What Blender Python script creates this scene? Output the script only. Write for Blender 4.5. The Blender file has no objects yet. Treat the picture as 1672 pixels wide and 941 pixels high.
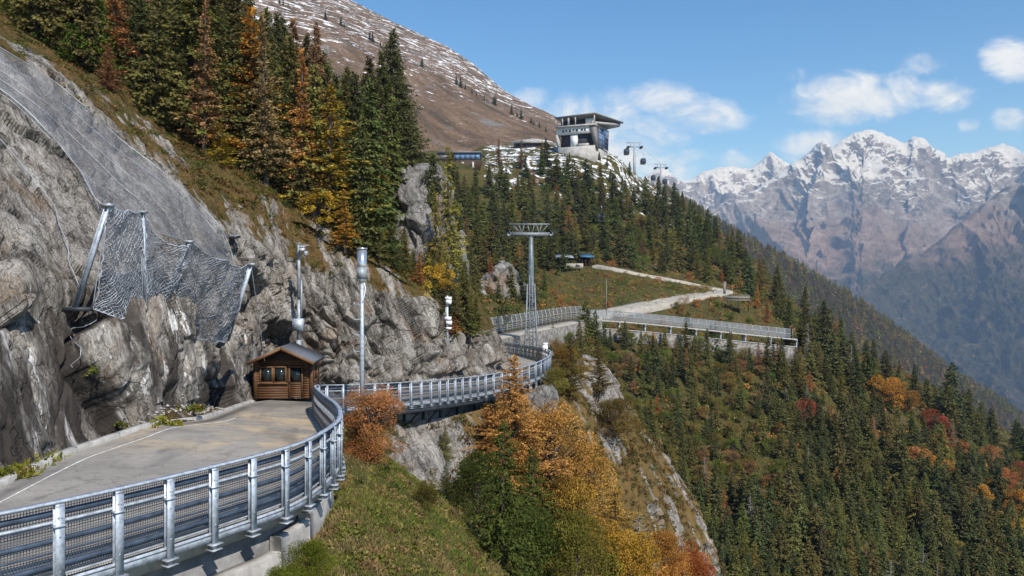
import bpy, math, random
import numpy as np
from mathutils import Vector, Matrix, Euler
R = math.radians
S = bpy.context.scene
COL = S.collection
random.seed(7)
rng = np.random.default_rng(7)

# ---------------------------------------------------------------- camera, sky, sun, exposure
F, CX, CY = 1300.0, 836.0, 470.5
cam_d = bpy.data.cameras.new('camera'); cam = bpy.data.objects.new('camera', cam_d); COL.objects.link(cam)
cam.location = (0, 0, 0); cam.rotation_euler = (R(90), 0, 0)
cam_d.sensor_width = 36.0; cam_d.lens = 36.0 * F / 1672.0
cam_d.clip_start = 0.1; cam_d.clip_end = 60000
S.camera = cam
SUN_EL, SUN_AZ = 43.0, math.atan2(0.47, -0.88)
to_sun = Vector((math.sin(SUN_AZ) * math.cos(R(SUN_EL)), math.cos(SUN_AZ) * math.cos(R(SUN_EL)), math.sin(R(SUN_EL))))
sun_d = bpy.data.lights.new('sun', 'SUN'); sun_d.energy = 4.6; sun_d.angle = R(0.5); sun_d.color = (1.0, 0.94, 0.86)
sun = bpy.data.objects.new('sun', sun_d); COL.objects.link(sun)
sun.rotation_euler = to_sun.to_track_quat('Z', 'Y').to_euler()
SKY_STRENGTH = 0.14; HAZE = 8.0e-5
S.view_settings.view_transform = 'Standard'; S.view_settings.look = 'None'
S.view_settings.exposure = 0.3; S.view_settings.gamma = 1.0; S.view_settings.use_curve_mapping = False
S.cycles.use_denoising = True
S.cycles.max_bounces = 6; S.cycles.diffuse_bounces = 2; S.cycles.glossy_bounces = 2
S.cycles.transparent_max_bounces = 24; S.cycles.transmission_bounces = 3; S.cycles.volume_bounces = 0
S.cycles.caustics_reflective = False; S.cycles.caustics_refractive = False

# ---------------------------------------------------------------- node helper
class NT:
    def __init__(s, tree): s.t = tree; s.n = tree.nodes; s.l = tree.links; s.n.clear()
    def node(s, typ, **kw):
        n = s.n.new(typ)
        for k, v in kw.items(): setattr(n, k, v)
        return n
    def put(s, sock, v):
        if isinstance(v, bpy.types.NodeSocket): s.l.new(v, sock)
        elif isinstance(v, (tuple, list)) and len(v) == 3 and sock.type == 'RGBA': sock.default_value = (*v, 1)
        else: sock.default_value = v
    def math(s, op, a, b=0.0, c=None, clamp=False):
        n = s.node('ShaderNodeMath', operation=op, use_clamp=clamp); s.put(n.inputs[0], a); s.put(n.inputs[1], b)
        if c is not None: s.put(n.inputs[2], c)
        return n.outputs[0]
    def vmath(s, op, a, b=(0, 0, 0)):
        n = s.node('ShaderNodeVectorMath', operation=op); s.put(n.inputs[0], a)
        if op == 'SCALE': s.put(n.inputs['Scale'], b)
        else: s.put(n.inputs[1], b)
        return n.outputs['Value'] if op in ('DOT_PRODUCT', 'LENGTH') else n.outputs[0]
    def comb(s, x, y, z):
        n = s.node('ShaderNodeCombineXYZ')
        for i, v in enumerate((x, y, z)): s.put(n.inputs[i], v)
        return n.outputs[0]
    def sep(s, v):
        n = s.node('ShaderNodeSeparateXYZ'); s.put(n.inputs[0], v); return n.outputs
    def noise(s, vec, scale, detail=4, rough=0.55, dist=0.0):
        n = s.node('ShaderNodeTexNoise'); s.put(n.inputs['Vector'], vec)
        n.inputs['Scale'].default_value = scale; n.inputs['Detail'].default_value = detail
        n.inputs['Roughness'].default_value = rough; n.inputs['Distortion'].default_value = dist
        return n.outputs['Fac']
    def vor(s, vec, scale, feat='F1'):
        n = s.node('ShaderNodeTexVoronoi', feature=feat); s.put(n.inputs['Vector'], vec); n.inputs['Scale'].default_value = scale
        return n.outputs[0]
    def ramp(s, fac, stops, interp='LINEAR'):
        n = s.node('ShaderNodeValToRGB'); e = n.color_ramp.elements; n.color_ramp.interpolation = interp
        while len(e) < len(stops): e.new(0.5)
        for el, (p, c) in zip(e, stops):
            el.position = p; el.color = (*(c if isinstance(c, (tuple, list)) else (c, c, c)), 1)
        s.put(n.inputs[0], fac); return n.outputs[0]
    def smooth(s, x, lo, hi):
        n = s.node('ShaderNodeMapRange', interpolation_type='SMOOTHSTEP'); s.put(n.inputs[0], x)
        s.put(n.inputs[1], lo); s.put(n.inputs[2], hi); return n.outputs[0]
    def mix(s, fac, a, b, mode='MIX'):
        n = s.node('ShaderNodeMix', data_type='RGBA', blend_type=mode); s.put(n.inputs[0], fac)
        s.put(n.inputs[6], a); s.put(n.inputs[7], b); return n.outputs[2]
    def attr(s, name, out='Fac'):
        n = s.node('ShaderNodeAttribute', attribute_name=name); return n.outputs[out]
    def bump(s, h, strength=0.5, dist=0.1):
        n = s.node('ShaderNodeBump'); s.put(n.inputs['Height'], h); n.inputs['Strength'].default_value = strength
        n.inputs['Distance'].default_value = dist; return n.outputs[0]
    def coord(s, which='Object'): return s.node('ShaderNodeTexCoord').outputs[which]
    def geo(s, which='Position'): return s.node('ShaderNodeNewGeometry').outputs[which]
    def out(s, sh, vol=None):
        o = s.node('ShaderNodeOutputMaterial')
        if sh: s.l.new(sh, o.inputs[0])
        if vol: s.l.new(vol, o.inputs[1])
    def bsdf(s, color, rough=0.8, metal=0.0, normal=None, spec=0.3):
        n = s.node('ShaderNodeBsdfPrincipled'); s.put(n.inputs['Base Color'], color); s.put(n.inputs['Roughness'], rough)
        s.put(n.inputs['Metallic'], metal); n.inputs['Specular IOR Level'].default_value = spec
        if normal is not None: s.l.new(normal, n.inputs['Normal'])
        return n.outputs[0]
def mat(name):
    m = bpy.data.materials.new(name); m.use_nodes = True; return m, NT(m.node_tree)

# ---------------------------------------------------------------- world: sky with clouds
def px_uv(px, py): return ((px - CX) / F, (CY - py) / F)
W = bpy.data.worlds.new('World'); S.world = W; W.use_nodes = True
t = NT(W.node_tree)
sky = t.node('ShaderNodeTexSky', sky_type='NISHITA', sun_disc=False)
sky.sun_elevation = R(SUN_EL); sky.sun_rotation = SUN_AZ; sky.altitude = 1800; sky.air_density = 1.0; sky.dust_density = 0.35; sky.ozone_density = 1.6
dirv = t.coord('Generated')
dx, dy, dz = t.sep(dirv)
dyc = t.math('MAXIMUM', dy, 0.05)
u = t.math('DIVIDE', dx, dyc); v = t.math('DIVIDE', dz, dyc)
uv = t.comb(u, t.math('MULTIPLY', v, 1.5), 0.0)
CLOUDS = [(1385, 163, 105, 42, 1.05), (1465, 150, 60, 34, .75), (1545, 155, 55, 30, .8), (1505, 104, 60, 24, .62), (1302, 124, 34, 13, .5),
          (1660, 95, 60, 36, 1.0), (1648, 196, 32, 22, .75), (1582, 205, 24, 14, .6), (965, 190, 130, 44, .72), (1082, 163, 66, 30, .85),
          (1155, 192, 72, 30, .8), (1020, 235, 125, 58, .85), (868, 162, 50, 20, .6), (1335, 240, 78, 28, .8), (1205, 265, 70, 20, .65), (1090, 262, 70, 46, .7),
          (1120, 185, 70, 30, .7), (1480, 60, 30, 10, .25)]
dens = None
for (px, py, a, b, w) in CLOUDS:
    u0, v0 = px_uv(px, py)
    e1 = t.math('DIVIDE', t.math('SUBTRACT', u, u0), a / F * 1.25); e2 = t.math('DIVIDE', t.math('SUBTRACT', v, v0), b / F * 1.35)
    d2 = t.math('ADD', t.math('MULTIPLY', e1, e1), t.math('MULTIPLY', e2, e2))
    k = t.math('MULTIPLY', t.math('SUBTRACT', 1.0, d2, clamp=True), w)
    dens = k if dens is None else t.math('MAXIMUM', dens, k)
n1 = t.noise(uv, 13, 9, 0.66, 0.9); n2 = t.noise(uv, 52, 5, 0.6, 0.3)
nn = t.math('ADD', t.math('MULTIPLY', n1, 0.75), t.math('MULTIPLY', n2, 0.25))
cov = t.smooth(t.math('ADD', t.math('MULTIPLY', dens, 1.3), t.math('MULTIPLY', t.math('SUBTRACT', nn, 0.5), 2.6)), 0.28, 1.40)
cov = t.math('MULTIPLY', cov, t.smooth(dens, 0.0, 0.22))
cov = t.math('MULTIPLY', cov, 0.86)
cl_col = t.mix(t.smooth(n1, 0.3, 0.65), (4.6, 5.0, 5.6), (5.9, 6.1, 6.4))
skyc = t.node('ShaderNodeHueSaturation'); skyc.inputs['Saturation'].default_value = 1.30; t.l.new(sky.outputs[0], skyc.inputs['Color'])
bg = t.node('ShaderNodeBackground'); bg.inputs['Strength'].default_value = SKY_STRENGTH
t.l.new(t.mix(cov, skyc.outputs[0], cl_col), bg.inputs['Color'])
t.l.new(bg.outputs[0], t.node('ShaderNodeOutputWorld').inputs[0])

# ---------------------------------------------------------------- numeric noise
def _h(ix, iy, iz, seed):
    h = (ix.astype(np.int64) * 374761393 + iy.astype(np.int64) * 668265263 + iz.astype(np.int64) * 2147483647 + seed * 1274126177) & 0xffffffff
    h = ((h ^ (h >> 13)) * 1274126177) & 0xffffffff
    h = ((h ^ (h >> 16)) * 2246822519) & 0xffffffff
    return ((h ^ (h >> 15)) & 0xffffff) / float(0xffffff)
def vnoise(p, seed=0):
    i = np.floor(p).astype(np.int64); f = p - i; f = f * f * f * (f * (f * 6 - 15) + 10)
    r = 0
    for a in (0, 1):
        for b in (0, 1):
            for c in (0, 1):
                w = (f[:, 0] if a else 1 - f[:, 0]) * (f[:, 1] if b else 1 - f[:, 1]) * (f[:, 2] if c else 1 - f[:, 2])
                r = r + w * _h(i[:, 0] + a, i[:, 1] + b, i[:, 2] + c, seed)
    return r * 2 - 1
def fbm(p, o=4, seed=0, gain=.5):
    r = 0; a = 1; q = p.copy(); s = 0
    for k in range(o): r = r + a * vnoise(q, seed + k); s += a; a *= gain; q = q * 2.03 + 17.3
    return r / s
def ridged(p, o=5, seed=0, gain=.5):
    r = 0; a = 1; q = p.copy(); s = 0; w = 1.0
    for k in range(o):
        n = 1 - np.abs(vnoise(q, seed + k)) * 1.6; n = np.clip(n, 0, 1) ** 2
        r = r + a * n * w; w = np.clip(n * 1.6, 0, 1); s += a; a *= gain; q = q * 2.07 + 11.1
    return r / s
def worley(p, seed=0):
    i = np.floor(p).astype(np.int64); f1 = np.full(len(p), 9.0); f2 = f1.copy(); cid = np.zeros(len(p))
    for a in (-1, 0, 1):
        for b in (-1, 0, 1):
            for c in (-1, 0, 1):
                x, y, z = i[:, 0] + a, i[:, 1] + b, i[:, 2] + c
                q = np.stack([x + _h(x, y, z, seed), y + _h(x, y, z, seed + 1), z + _h(x, y, z, seed + 2)], 1)
                d = np.sqrt(((q - p) ** 2).sum(1)); h = _h(x, y, z, seed + 3)
                lt = d < f1
                f2 = np.where(lt, f1, np.minimum(f2, d)); cid = np.where(lt, h, cid); f1 = np.where(lt, d, f1)
    return f1, f2, cid
def sstep(x, a, b):
    t_ = np.clip((x - a) / (b - a), 0, 1); return t_ * t_ * (3 - 2 * t_)

# ---------------------------------------------------------------- geometry helpers
def P(px, py, d): return np.array([(px - CX) / F * d, d, (CY - py) / F * d])
def proj(V): return CX + F * V[..., 0] / V[..., 1], CY - F * V[..., 2] / V[..., 1]
def unit(v): return v / (np.linalg.norm(v, axis=-1, keepdims=True) + 1e-12)

def mesh_np(name, V, faces, mats, parent=None, smooth=False, attrs=None, mat_idx=None, cols=None):
    """faces: list of int arrays (n,3) or (n,4)"""
    me = bpy.data.meshes.new(name)
    V = np.asarray(V, dtype=np.float32)
    me.vertices.add(len(V)); me.vertices.foreach_set('co', V.ravel())
    faces = [np.asarray(f, dtype=np.int32) for f in faces if len(f)]
    loops = np.concatenate([f.ravel() for f in faces]); tot = np.concatenate([np.full(len(f), f.shape[1], dtype=np.int32) for f in faces])
    st = np.concatenate([[0], np.cumsum(tot)[:-1]]).astype(np.int32)
    me.loops.add(len(loops)); me.loops.foreach_set('vertex_index', loops)
    me.polygons.add(len(tot)); me.polygons.foreach_set('loop_start', st); me.polygons.foreach_set('loop_total', tot)
    if smooth: me.polygons.foreach_set('use_smooth', np.ones(len(tot), dtype=bool))
    for m in (mats if isinstance(mats, (list, tuple)) else [mats]): me.materials.append(m)
    if mat_idx is not None: me.polygons.foreach_set('material_index', np.asarray(mat_idx, dtype=np.int32))
    me.update(calc_edges=True)
    for k, a in (attrs or {}).items():
        at = me.attributes.new(k, 'FLOAT', 'POINT'); at.data.foreach_set('value', np.asarray(a, dtype=np.float32).ravel())
    if cols is not None:
        at = me.attributes.new('tint', 'FLOAT_COLOR', 'POINT')
        c4 = np.ones((len(V), 4), dtype=np.float32); c4[:, :3] = cols; at.data.foreach_set('color', c4.ravel())
    me.validate()
    o = bpy.data.objects.new(name, me); COL.objects.link(o)
    if parent is not None: o.parent = parent
    return o

class MB:
    def __init__(s): s.v = []; s.f4 = []; s.f3 = []; s.n = 0
    def add(s, V, f4=(), f3=()):
        V = np.asarray(V, dtype=float); s.v.append(V)
        if len(f4): s.f4.append(np.asarray(f4) + s.n)
        if len(f3): s.f3.append(np.asarray(f3) + s.n)
        s.n += len(V)
    def hexa(s, c8):
        s.add(c8, [(0, 3, 2, 1), (4, 5, 6, 7), (0, 1, 5, 4), (1, 2, 6, 5), (2, 3, 7, 6), (3, 0, 4, 7)])
    def box(s, c, size, ax=None):
        c = np.asarray(c, float); h = np.asarray(size, float) / 2
        A = np.eye(3) if ax is None else np.asarray(ax, float)
        pts = [(-1, -1, -1), (1, -1, -1), (1, 1, -1), (-1, 1, -1), (-1, -1, 1), (1, -1, 1), (1, 1, 1), (-1, 1, 1)]
        s.hexa([c + A[0] * p[0] * h[0] + A[1] * p[1] * h[1] + A[2] * p[2] * h[2] for p in pts])
    def bar(s, a, b, w, h, up=(0, 0, 1)):
        a = np.asarray(a, float); b = np.asarray(b, float); d = unit(b - a); up = np.asarray(up, float)
        if abs(np.dot(d, up)) > .98: up = np.array([0, 1., 0])
        x = unit(np.cross(d, up)); z = np.cross(x, d)
        s.box((a + b) / 2, (w, np.linalg.norm(b - a), h), (x, d, z))
    def tube(s, pts, r, n=6, caps=True, closed=False):
        pts = np.asarray(pts, float); m = len(pts)
        r = np.broadcast_to(np.asarray(r, float), (m,))
        tg = unit(np.gradient(pts, axis=0)) if m > 2 else np.repeat(unit(pts[1:2] - pts[0:1]), m, 0)
        ref = np.array([0, 0, 1.]) if abs(tg[:, 2]).mean() < .9 else np.array([1., 0, 0])
        x = unit(np.cross(tg, ref)); y = np.cross(tg, x)
        a = np.arange(n) / n * 2 * math.pi
        V = pts[:, None, :] + r[:, None, None] * (np.cos(a)[None, :, None] * x[:, None, :] + np.sin(a)[None, :, None] * y[:, None, :])
        idx = np.arange(m * n).reshape(m, n)
        f = np.stack([idx[:-1], np.roll(idx[:-1], -1, 1), np.roll(idx[1:], -1, 1), idx[1:]], -1).reshape(-1, 4)
        V = V.reshape(-1, 3)
        if caps:
            V = np.concatenate([V, pts[:1], pts[-1:]]); c0, c1 = m * n, m * n + 1
            f3 = [(c0, idx[0][(k + 1) % n], idx[0][k]) for k in range(n)] + [(c1, idx[-1][k], idx[-1][(k + 1) % n]) for k in range(n)]
            s.add(V, f, f3)
        else: s.add(V, f)
    def sweep(s, pts, prof, up=(0, 0, 1)):
        """closed profile (list of (side, up)) swept along pts"""
        pts = np.asarray(pts, float); m = len(pts); tg = np.gradient(pts, axis=0); tg[:, 2] = 0; tg = unit(tg)
        side = np.cross(tg, np.array([0, 0, 1.])); prof = np.asarray(prof, float); k = len(prof)
        V = pts[:, None, :] + side[:, None, :] * prof[None, :, 0:1] + np.array([0, 0, 1.]) * prof[None, :, 1:2]
        idx = np.arange(m * k).reshape(m, k)
        f = np.stack([idx[:-1], idx[1:], np.roll(idx[1:], -1, 1), np.roll(idx[:-1], -1, 1)], -1).reshape(-1, 4)
        s.add(V.reshape(-1, 3), f)
        if k == 4: s.f4.append(np.array([idx[0][::-1], idx[-1]]) + s.n - m * k)
        else: s.f3.append(np.array([(idx[0][0], idx[0][j + 1], idx[0][j]) for j in range(1, k - 1)] + [(idx[-1][0], idx[-1][j], idx[-1][j + 1]) for j in range(1, k - 1)]) + s.n - m * k)
    def build(s, name, m, parent=None, smooth=False, attrs=None):
        V = np.concatenate(s.v); fs = []
        if s.f4: fs.append(np.concatenate(s.f4))
        if s.f3: fs.append(np.concatenate(s.f3))
        if parent is not None and isinstance(parent, bpy.types.Object):
            V = V - base_of(parent)
        return mesh_np(name, V, fs, m, parent, smooth, attrs)
def base_of(o):
    b = np.zeros(3)
    while o is not None: b = b + np.array(o.location); o = o.parent
    return b
def empty(name, loc, label, cat, group=None):
    o = bpy.data.objects.new(name, None); COL.objects.link(o); o.location = loc; o.empty_display_size = .3
    return tag(o, label, cat, group)
def tag(o, label, cat, group=None):
    o['label'] = label; o['category'] = cat
    if group: o['group'] = group
    return o
def kind(o, k): o['kind'] = k; return o

def cr(pts, n, closed=False):
    """catmull-rom resample by index along axis 0"""
    pts = np.asarray(pts, float); m = len(pts)
    tt = np.linspace(0, m - 1, n); i = np.clip(np.floor(tt).astype(int), 0, m - 2); f = (tt - i)
    f = f.reshape((-1,) + (1,) * (pts.ndim - 1))
    p0 = pts[np.clip(i - 1, 0, m - 1)]; p1 = pts[i]; p2 = pts[i + 1]; p3 = pts[np.clip(i + 2, 0, m - 1)]
    m1 = (p2 - p0) / 2; m2 = (p3 - p1) / 2
    return (2 * f**3 - 3 * f**2 + 1) * p1 + (f**3 - 2 * f**2 + f) * m1 + (-2 * f**3 + 3 * f**2) * p2 + (f**3 - f**2) * m2
def along(pts, step):
    pts = np.asarray(pts, float); d = np.concatenate([[0], np.cumsum(np.linalg.norm(np.diff(pts, axis=0), axis=1))])
    n = max(2, int(round(d[-1] / step)) + 1); s_ = np.linspace(0, d[-1], n)
    return np.stack([np.interp(s_, d, pts[:, k]) for k in range(3)], 1)
class Patch:
    """surface through a net of control points (rows x cols of (px, py, distance))"""
    def __init__(s, net, nr, nc, rows_world=False):
        A = np.array([[p if rows_world else P(*p) for p in row] for row in net], float)
        s.nr, s.nc, s.R, s.C = nr, nc, A.shape[0], A.shape[1]
        B = cr(A, nr); G = cr(B.transpose(1, 0, 2), nc).transpose(1, 0, 2)
        s.G0 = G; s.G = G.copy()
        s.v = np.repeat(np.linspace(0, s.R - 1, nr)[:, None], nc, 1); s.u = np.repeat(np.linspace(0, s.C - 1, nc)[None], nr, 0)
        s.px, s.py = proj(G)
        s.N = s.normals(G)
    def normals(s, G):
        du = np.gradient(G, axis=1); dv = np.gradient(G, axis=0); n = unit(np.cross(du, dv))
        return n * np.where(n[..., 2:3] < 0, -1, 1)
    def displace(s, h, dirn=None):
        h = h.reshape(s.nr, s.nc, 1); s.G = s.G + (s.N if dirn is None else np.asarray(dirn)) * h
    def done(s): s.px, s.py = proj(s.G); s.N = s.normals(s.G); s.flat = s.G.reshape(-1, 3); return s
    def at(s, px, py, r=7):
        dd = (s.px - px) ** 2 + (s.py - py) ** 2
        dd = np.where(s.G[..., 1] > 1, dd, 1e9); m = dd.min()
        k = np.where(dd <= max(r * r, m * 1.2), s.G[..., 1], 1e9) if m < r * r * 4 else dd
        return s.G.reshape(-1, 3)[int(np.argmin(k))].copy()
    def obj(s, name, m, attrs=None):
        idx = np.arange(s.nr * s.nc).reshape(s.nr, s.nc)
        f = np.stack([idx[:-1, :-1], idx[:-1, 1:], idx[1:, 1:], idx[1:, :-1]], -1).reshape(-1, 4)
        n = np.cross(s.G[s.nr//2, s.nc//2+1] - s.G[s.nr//2, s.nc//2], s.G[s.nr//2+1, s.nc//2] - s.G[s.nr//2, s.nc//2])
        if n[2] < 0: f = f[:, ::-1]
        return mesh_np(name, s.G.reshape(-1, 3), [f], m, None, True, attrs)
DIP = unit(np.array([.46, -.32, -.80])); STR = unit(np.cross(DIP, [0, 0, 1.])); NRM = np.cross(STR, DIP)
def aniso(V, a=.35): V = V.reshape(-1, 3); return np.stack([V @ DIP * a, V @ STR, V @ NRM], 1)

#=====MATERIALS=====
def dipvec(t, a=0.3):
    p = t.geo('Position')
    return t.comb(t.math('MULTIPLY', t.vmath('DOT_PRODUCT', p, tuple(DIP)), a), t.vmath('DOT_PRODUCT', p, tuple(STR)), t.vmath('DOT_PRODUCT', p, tuple(NRM))), p
def hill_material(name, rock_scale=1.0, cols=None, rocks=None, streak=True, snow=False, bumpd=.25):
    """rock, heath and grass by the 'grass' attribute; 'snow' attribute optional"""
    m, t = mat(name); dv, p = dipvec(t, .28)
    rk = rocks or [(0.0, (.022, .020, .018)), (.36, (.062, .055, .048)), (.52, (.15, .135, .118)), (.68, (.245, .225, .20)), (1.0, (.39, .37, .335))]
    a = t.noise(dv, .9 * rock_scale, 9, .72, .12); b = t.noise(dv, 4.5 * rock_scale, 7, .74, .1)
    f = t.math('ADD', t.math('MULTIPLY', a, .62), t.math('MULTIPLY', b, .38))
    rock = t.ramp(t.smooth(f, .25, .66), rk)
    rock = t.mix(t.math('MULTIPLY', t.smooth(t.noise(p, .35 * rock_scale, 4, .6), .5, .72), .55), rock, (.20, .12, .06), 'MIX')
    cr_ = t.smooth(t.vor(t.vmath('ADD', dv, t.vmath('SCALE', t.comb(t.noise(p, 1.1, 3), t.noise(p, 1.7, 3), t.noise(p, .9, 3)), 1.4)), .8 * rock_scale, 'DISTANCE_TO_EDGE'), 0.0, .03)
    rock = t.mix(t.math('ADD', t.math('MULTIPLY', cr_, .4), .6), (.03, .027, .024), rock)
    gn = t.noise(dv, 16 * rock_scale, 5, .75); rock = t.mix(t.smooth(gn, .32, .68), t.mix(1., rock, (.55, .54, .53), 'MULTIPLY'), t.mix(1., rock, (1.32, 1.32, 1.30), 'MULTIPLY'))
    if streak:
        s1 = t.noise(t.comb(t.math('MULTIPLY', t.sep(dv)[0], .35), t.sep(dv)[1], t.sep(dv)[2]), 1.6 * rock_scale, 6, .7, .4)
        rock = t.mix(t.math('MULTIPLY', t.smooth(s1, .565, .63), t.attr('streak')), rock, (.62, .60, .57))
        rock = t.mix(t.math('MULTIPLY', t.smooth(t.noise(t.vmath('ADD', dv, (7, 3, 1)), .55, 5, .6, .3), .43, .58), t.math('MULTIPLY', t.attr('streak'), .82)), rock, (.05, .042, .036))
    cs = cols or [(0.22, (.034, .042, .010)), (.40, (.075, .070, .018)), (.52, (.13, .085, .030)), (.64, (.165, .098, .040)), (.8, (.19, .14, .07))]
    g1 = t.noise(p, .45 * rock_scale, 6, .62, .4); g2 = t.noise(p, 3.2 * rock_scale, 5, .7)
    gf = t.math('ADD', t.math('MULTIPLY', g1, .65), t.math('MULTIPLY', g2, .35))
    gr = t.ramp(gf, cs)
    gr = t.mix(t.smooth(t.noise(p, 9 * rock_scale, 3, .7), .35, .75), t.mix(1.0, gr, (.45, .45, .45), 'MULTIPLY'), t.mix(1.0, gr, (1.25, 1.2, 1.1), 'MULTIPLY'))
    gr = t.mix(t.attr('heath'), gr, t.ramp(gf, [(.28, (.05, .05, .014)), (.42, (.10, .075, .024)), (.54, (.155, .095, .034)), (.66, (.12, .105, .03)), (.8, (.20, .15, .08))]))
    ga = t.math('ADD', t.attr('grass'), t.math('MULTIPLY', t.math('SUBTRACT', t.noise(dv, 1.3 * rock_scale, 6, .65), .5), 1.5))
    gm = t.smooth(ga, .42, .6)
    col = t.mix(gm, rock, gr)
    if snow:
        sa = t.math('ADD', t.attr('snow'), t.math('MULTIPLY', t.math('SUBTRACT', t.noise(p, .22, 6, .7, .3), .5), 2.2))
        col = t.mix(t.smooth(sa, .5, .62), col, (.80, .82, .85))
    h = t.math('ADD', t.math('MULTIPLY', t.math('ADD', t.math('ADD', f, t.math('MULTIPLY', gn, .22)), t.math('MULTIPLY', cr_, .25)), t.math('SUBTRACT', 1.0, t.math('MULTIPLY', gm, .5))), t.math('MULTIPLY', g2, t.math('MULTIPLY', gm, .8)))
    t.out(t.bsdf(col, .93, 0, t.bump(h, .9, bumpd / rock_scale), .15)); return m
def plain(name, col, rough=.7, metal=0., noise=.25, scale=6., spec=.3, bump=0., bscale=30.):
    m, t = mat(name); p = t.geo('Position')
    n = t.noise(p, scale, 5, .65)
    c = t.mix(t.smooth(n, .3, .7), tuple(x * (1 - noise) for x in col), tuple(min(1, x * (1 + noise)) for x in col))
    nb = t.bump(t.noise(p, bscale, 4, .6), bump, .02) if bump else None
    t.out(t.bsdf(c, rough, metal, nb, spec)); return m
def foliage(name, transl=.25):
    m, t = mat(name)
    c = t.mix(1.0, t.attr('tint', 'Color'), t.node('ShaderNodeObjectInfo').outputs['Color'], 'MULTIPLY')
    d = t.node('ShaderNodeBsdfDiffuse'); t.l.new(c, d.inputs[0])
    tr = t.node('ShaderNodeBsdfTranslucent'); t.l.new(c, tr.inputs[0])
    mx = t.node('ShaderNodeMixShader'); mx.inputs[0].default_value = transl
    t.l.new(d.outputs[0], mx.inputs[1]); t.l.new(tr.outputs[0], mx.inputs[2]); t.out(mx.outputs[0]); return m
def grid_mesh_mat(name, col, cell, wire, coordname='UVW', rough=.5):
    """woven wire with open cells, read from two stored lengths in metres"""
    m, t = mat(name)
    a, b = t.attr('ga'), t.attr('gb')
    fa = t.math('ABSOLUTE', t.math('SUBTRACT', t.math('FRACT', t.math('DIVIDE', a, cell)), .5)); fb = t.math('ABSOLUTE', t.math('SUBTRACT', t.math('FRACT', t.math('DIVIDE', b, cell)), .5))
    w = t.math('GREATER_THAN', t.math('MAXIMUM', fa, fb), .5 - wire / cell / 2)
    mx = t.node('ShaderNodeMixShader'); t.l.new(w, mx.inputs[0]); t.l.new(t.node('ShaderNodeBsdfTransparent').outputs[0], mx.inputs[1])
    t.l.new(t.bsdf(col, rough, .3), mx.inputs[2]); t.out(mx.outputs[0]); return m
M = {}
M['galv'] = plain('galvanised_steel', (.41, .46, .52), .52, .35, .3, 7, .4, .25, 20)
M['galv_dull'] = plain('weathered_galvanised_steel', (.31, .335, .36), .6, .3, .3, 4)
M['beam'] = plain('blue_grey_steel', (.065, .09, .13), .5, .35, .3, 4)
M['dark_steel'] = plain('dark_steel', (.035, .04, .048), .6, .3, .3, 3)
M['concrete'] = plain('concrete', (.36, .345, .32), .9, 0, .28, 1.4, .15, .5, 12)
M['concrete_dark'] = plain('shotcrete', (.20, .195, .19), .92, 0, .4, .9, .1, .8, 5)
M['white'] = plain('white_plastic', (.75, .76, .77), .5, 0, .08, 5)
M['black'] = plain('dark_plastic', (.025, .027, .03), .4, 0, .2, 5)
M['trunk'] = plain('bark', (.085, .066, .052), .95, 0, .45, 7)
M['trunk_grey'] = plain('grey_bark', (.21, .19, .175), .95, 0, .4, 7)
M['leaf'] = foliage('foliage')
M['needle'] = foliage('needles', .12)
M['net'] = None

# road asphalt: pale worn surface with sandy drift
def road_mat():
    m, t = mat('asphalt'); p = t.geo('Position')
    b = t.ramp(t.noise(p, .5, 6, .6, .3), [(.3, (.24, .22, .195)), (.55, (.32, .295, .255)), (.75, (.38, .35, .30))])
    fine = t.noise(p, 26, 4, .8)
    b = t.mix(t.smooth(fine, .3, .75), t.mix(1., b, (.78, .78, .78), 'MULTIPLY'), t.mix(1., b, (1.15, 1.15, 1.15), 'MULTIPLY'))
    sd = t.math('MULTIPLY', t.smooth(t.noise(p, .32, 5, .6, .6), .40, .60), t.attr('sand'))
    b = t.mix(sd, b, t.mix(fine, (.42, .33, .21), (.52, .41, .27)))
    sv = t.noise(t.comb(t.math('MULTIPLY', t.attr('lane'), 2.2), t.math('MULTIPLY', t.attr('along'), .06), 0.), 1.4, 4, .6)
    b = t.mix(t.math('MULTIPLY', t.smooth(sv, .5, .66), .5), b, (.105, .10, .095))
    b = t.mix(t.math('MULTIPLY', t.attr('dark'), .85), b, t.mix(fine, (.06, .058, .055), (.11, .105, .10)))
    ck = t.smooth(t.vor(t.vmath('ADD', p, t.vmath('SCALE', t.comb(t.noise(p, .8, 4), t.noise(p, .6, 4), 0.), 2.2)), .33, 'DISTANCE_TO_EDGE'), .0, .010)
    b = t.mix(t.math('ADD', t.math('MULTIPLY', ck, .45), .55), (.07, .066, .06), b)
    b = t.mix(t.math('MULTIPLY', t.smooth(t.noise(p, 1.7, 6, .7, .4), .52, .66), .45), b, (.12, .112, .10))
    t.out(t.bsdf(b, .88, 0, t.bump(fine, .35, .02), .2)); return m
M['road'] = road_mat()
M['line'] = plain('white_road_paint', (.70, .68, .62), .75, 0, .35, 3)
M['kerb'] = plain('kerb_concrete', (.40, .385, .35), .9, 0, .25, 2.5, .15, .5, 14)
M['path'] = plain('pale_gravel', (.31, .285, .24), .95, 0, .22, .9)

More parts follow.
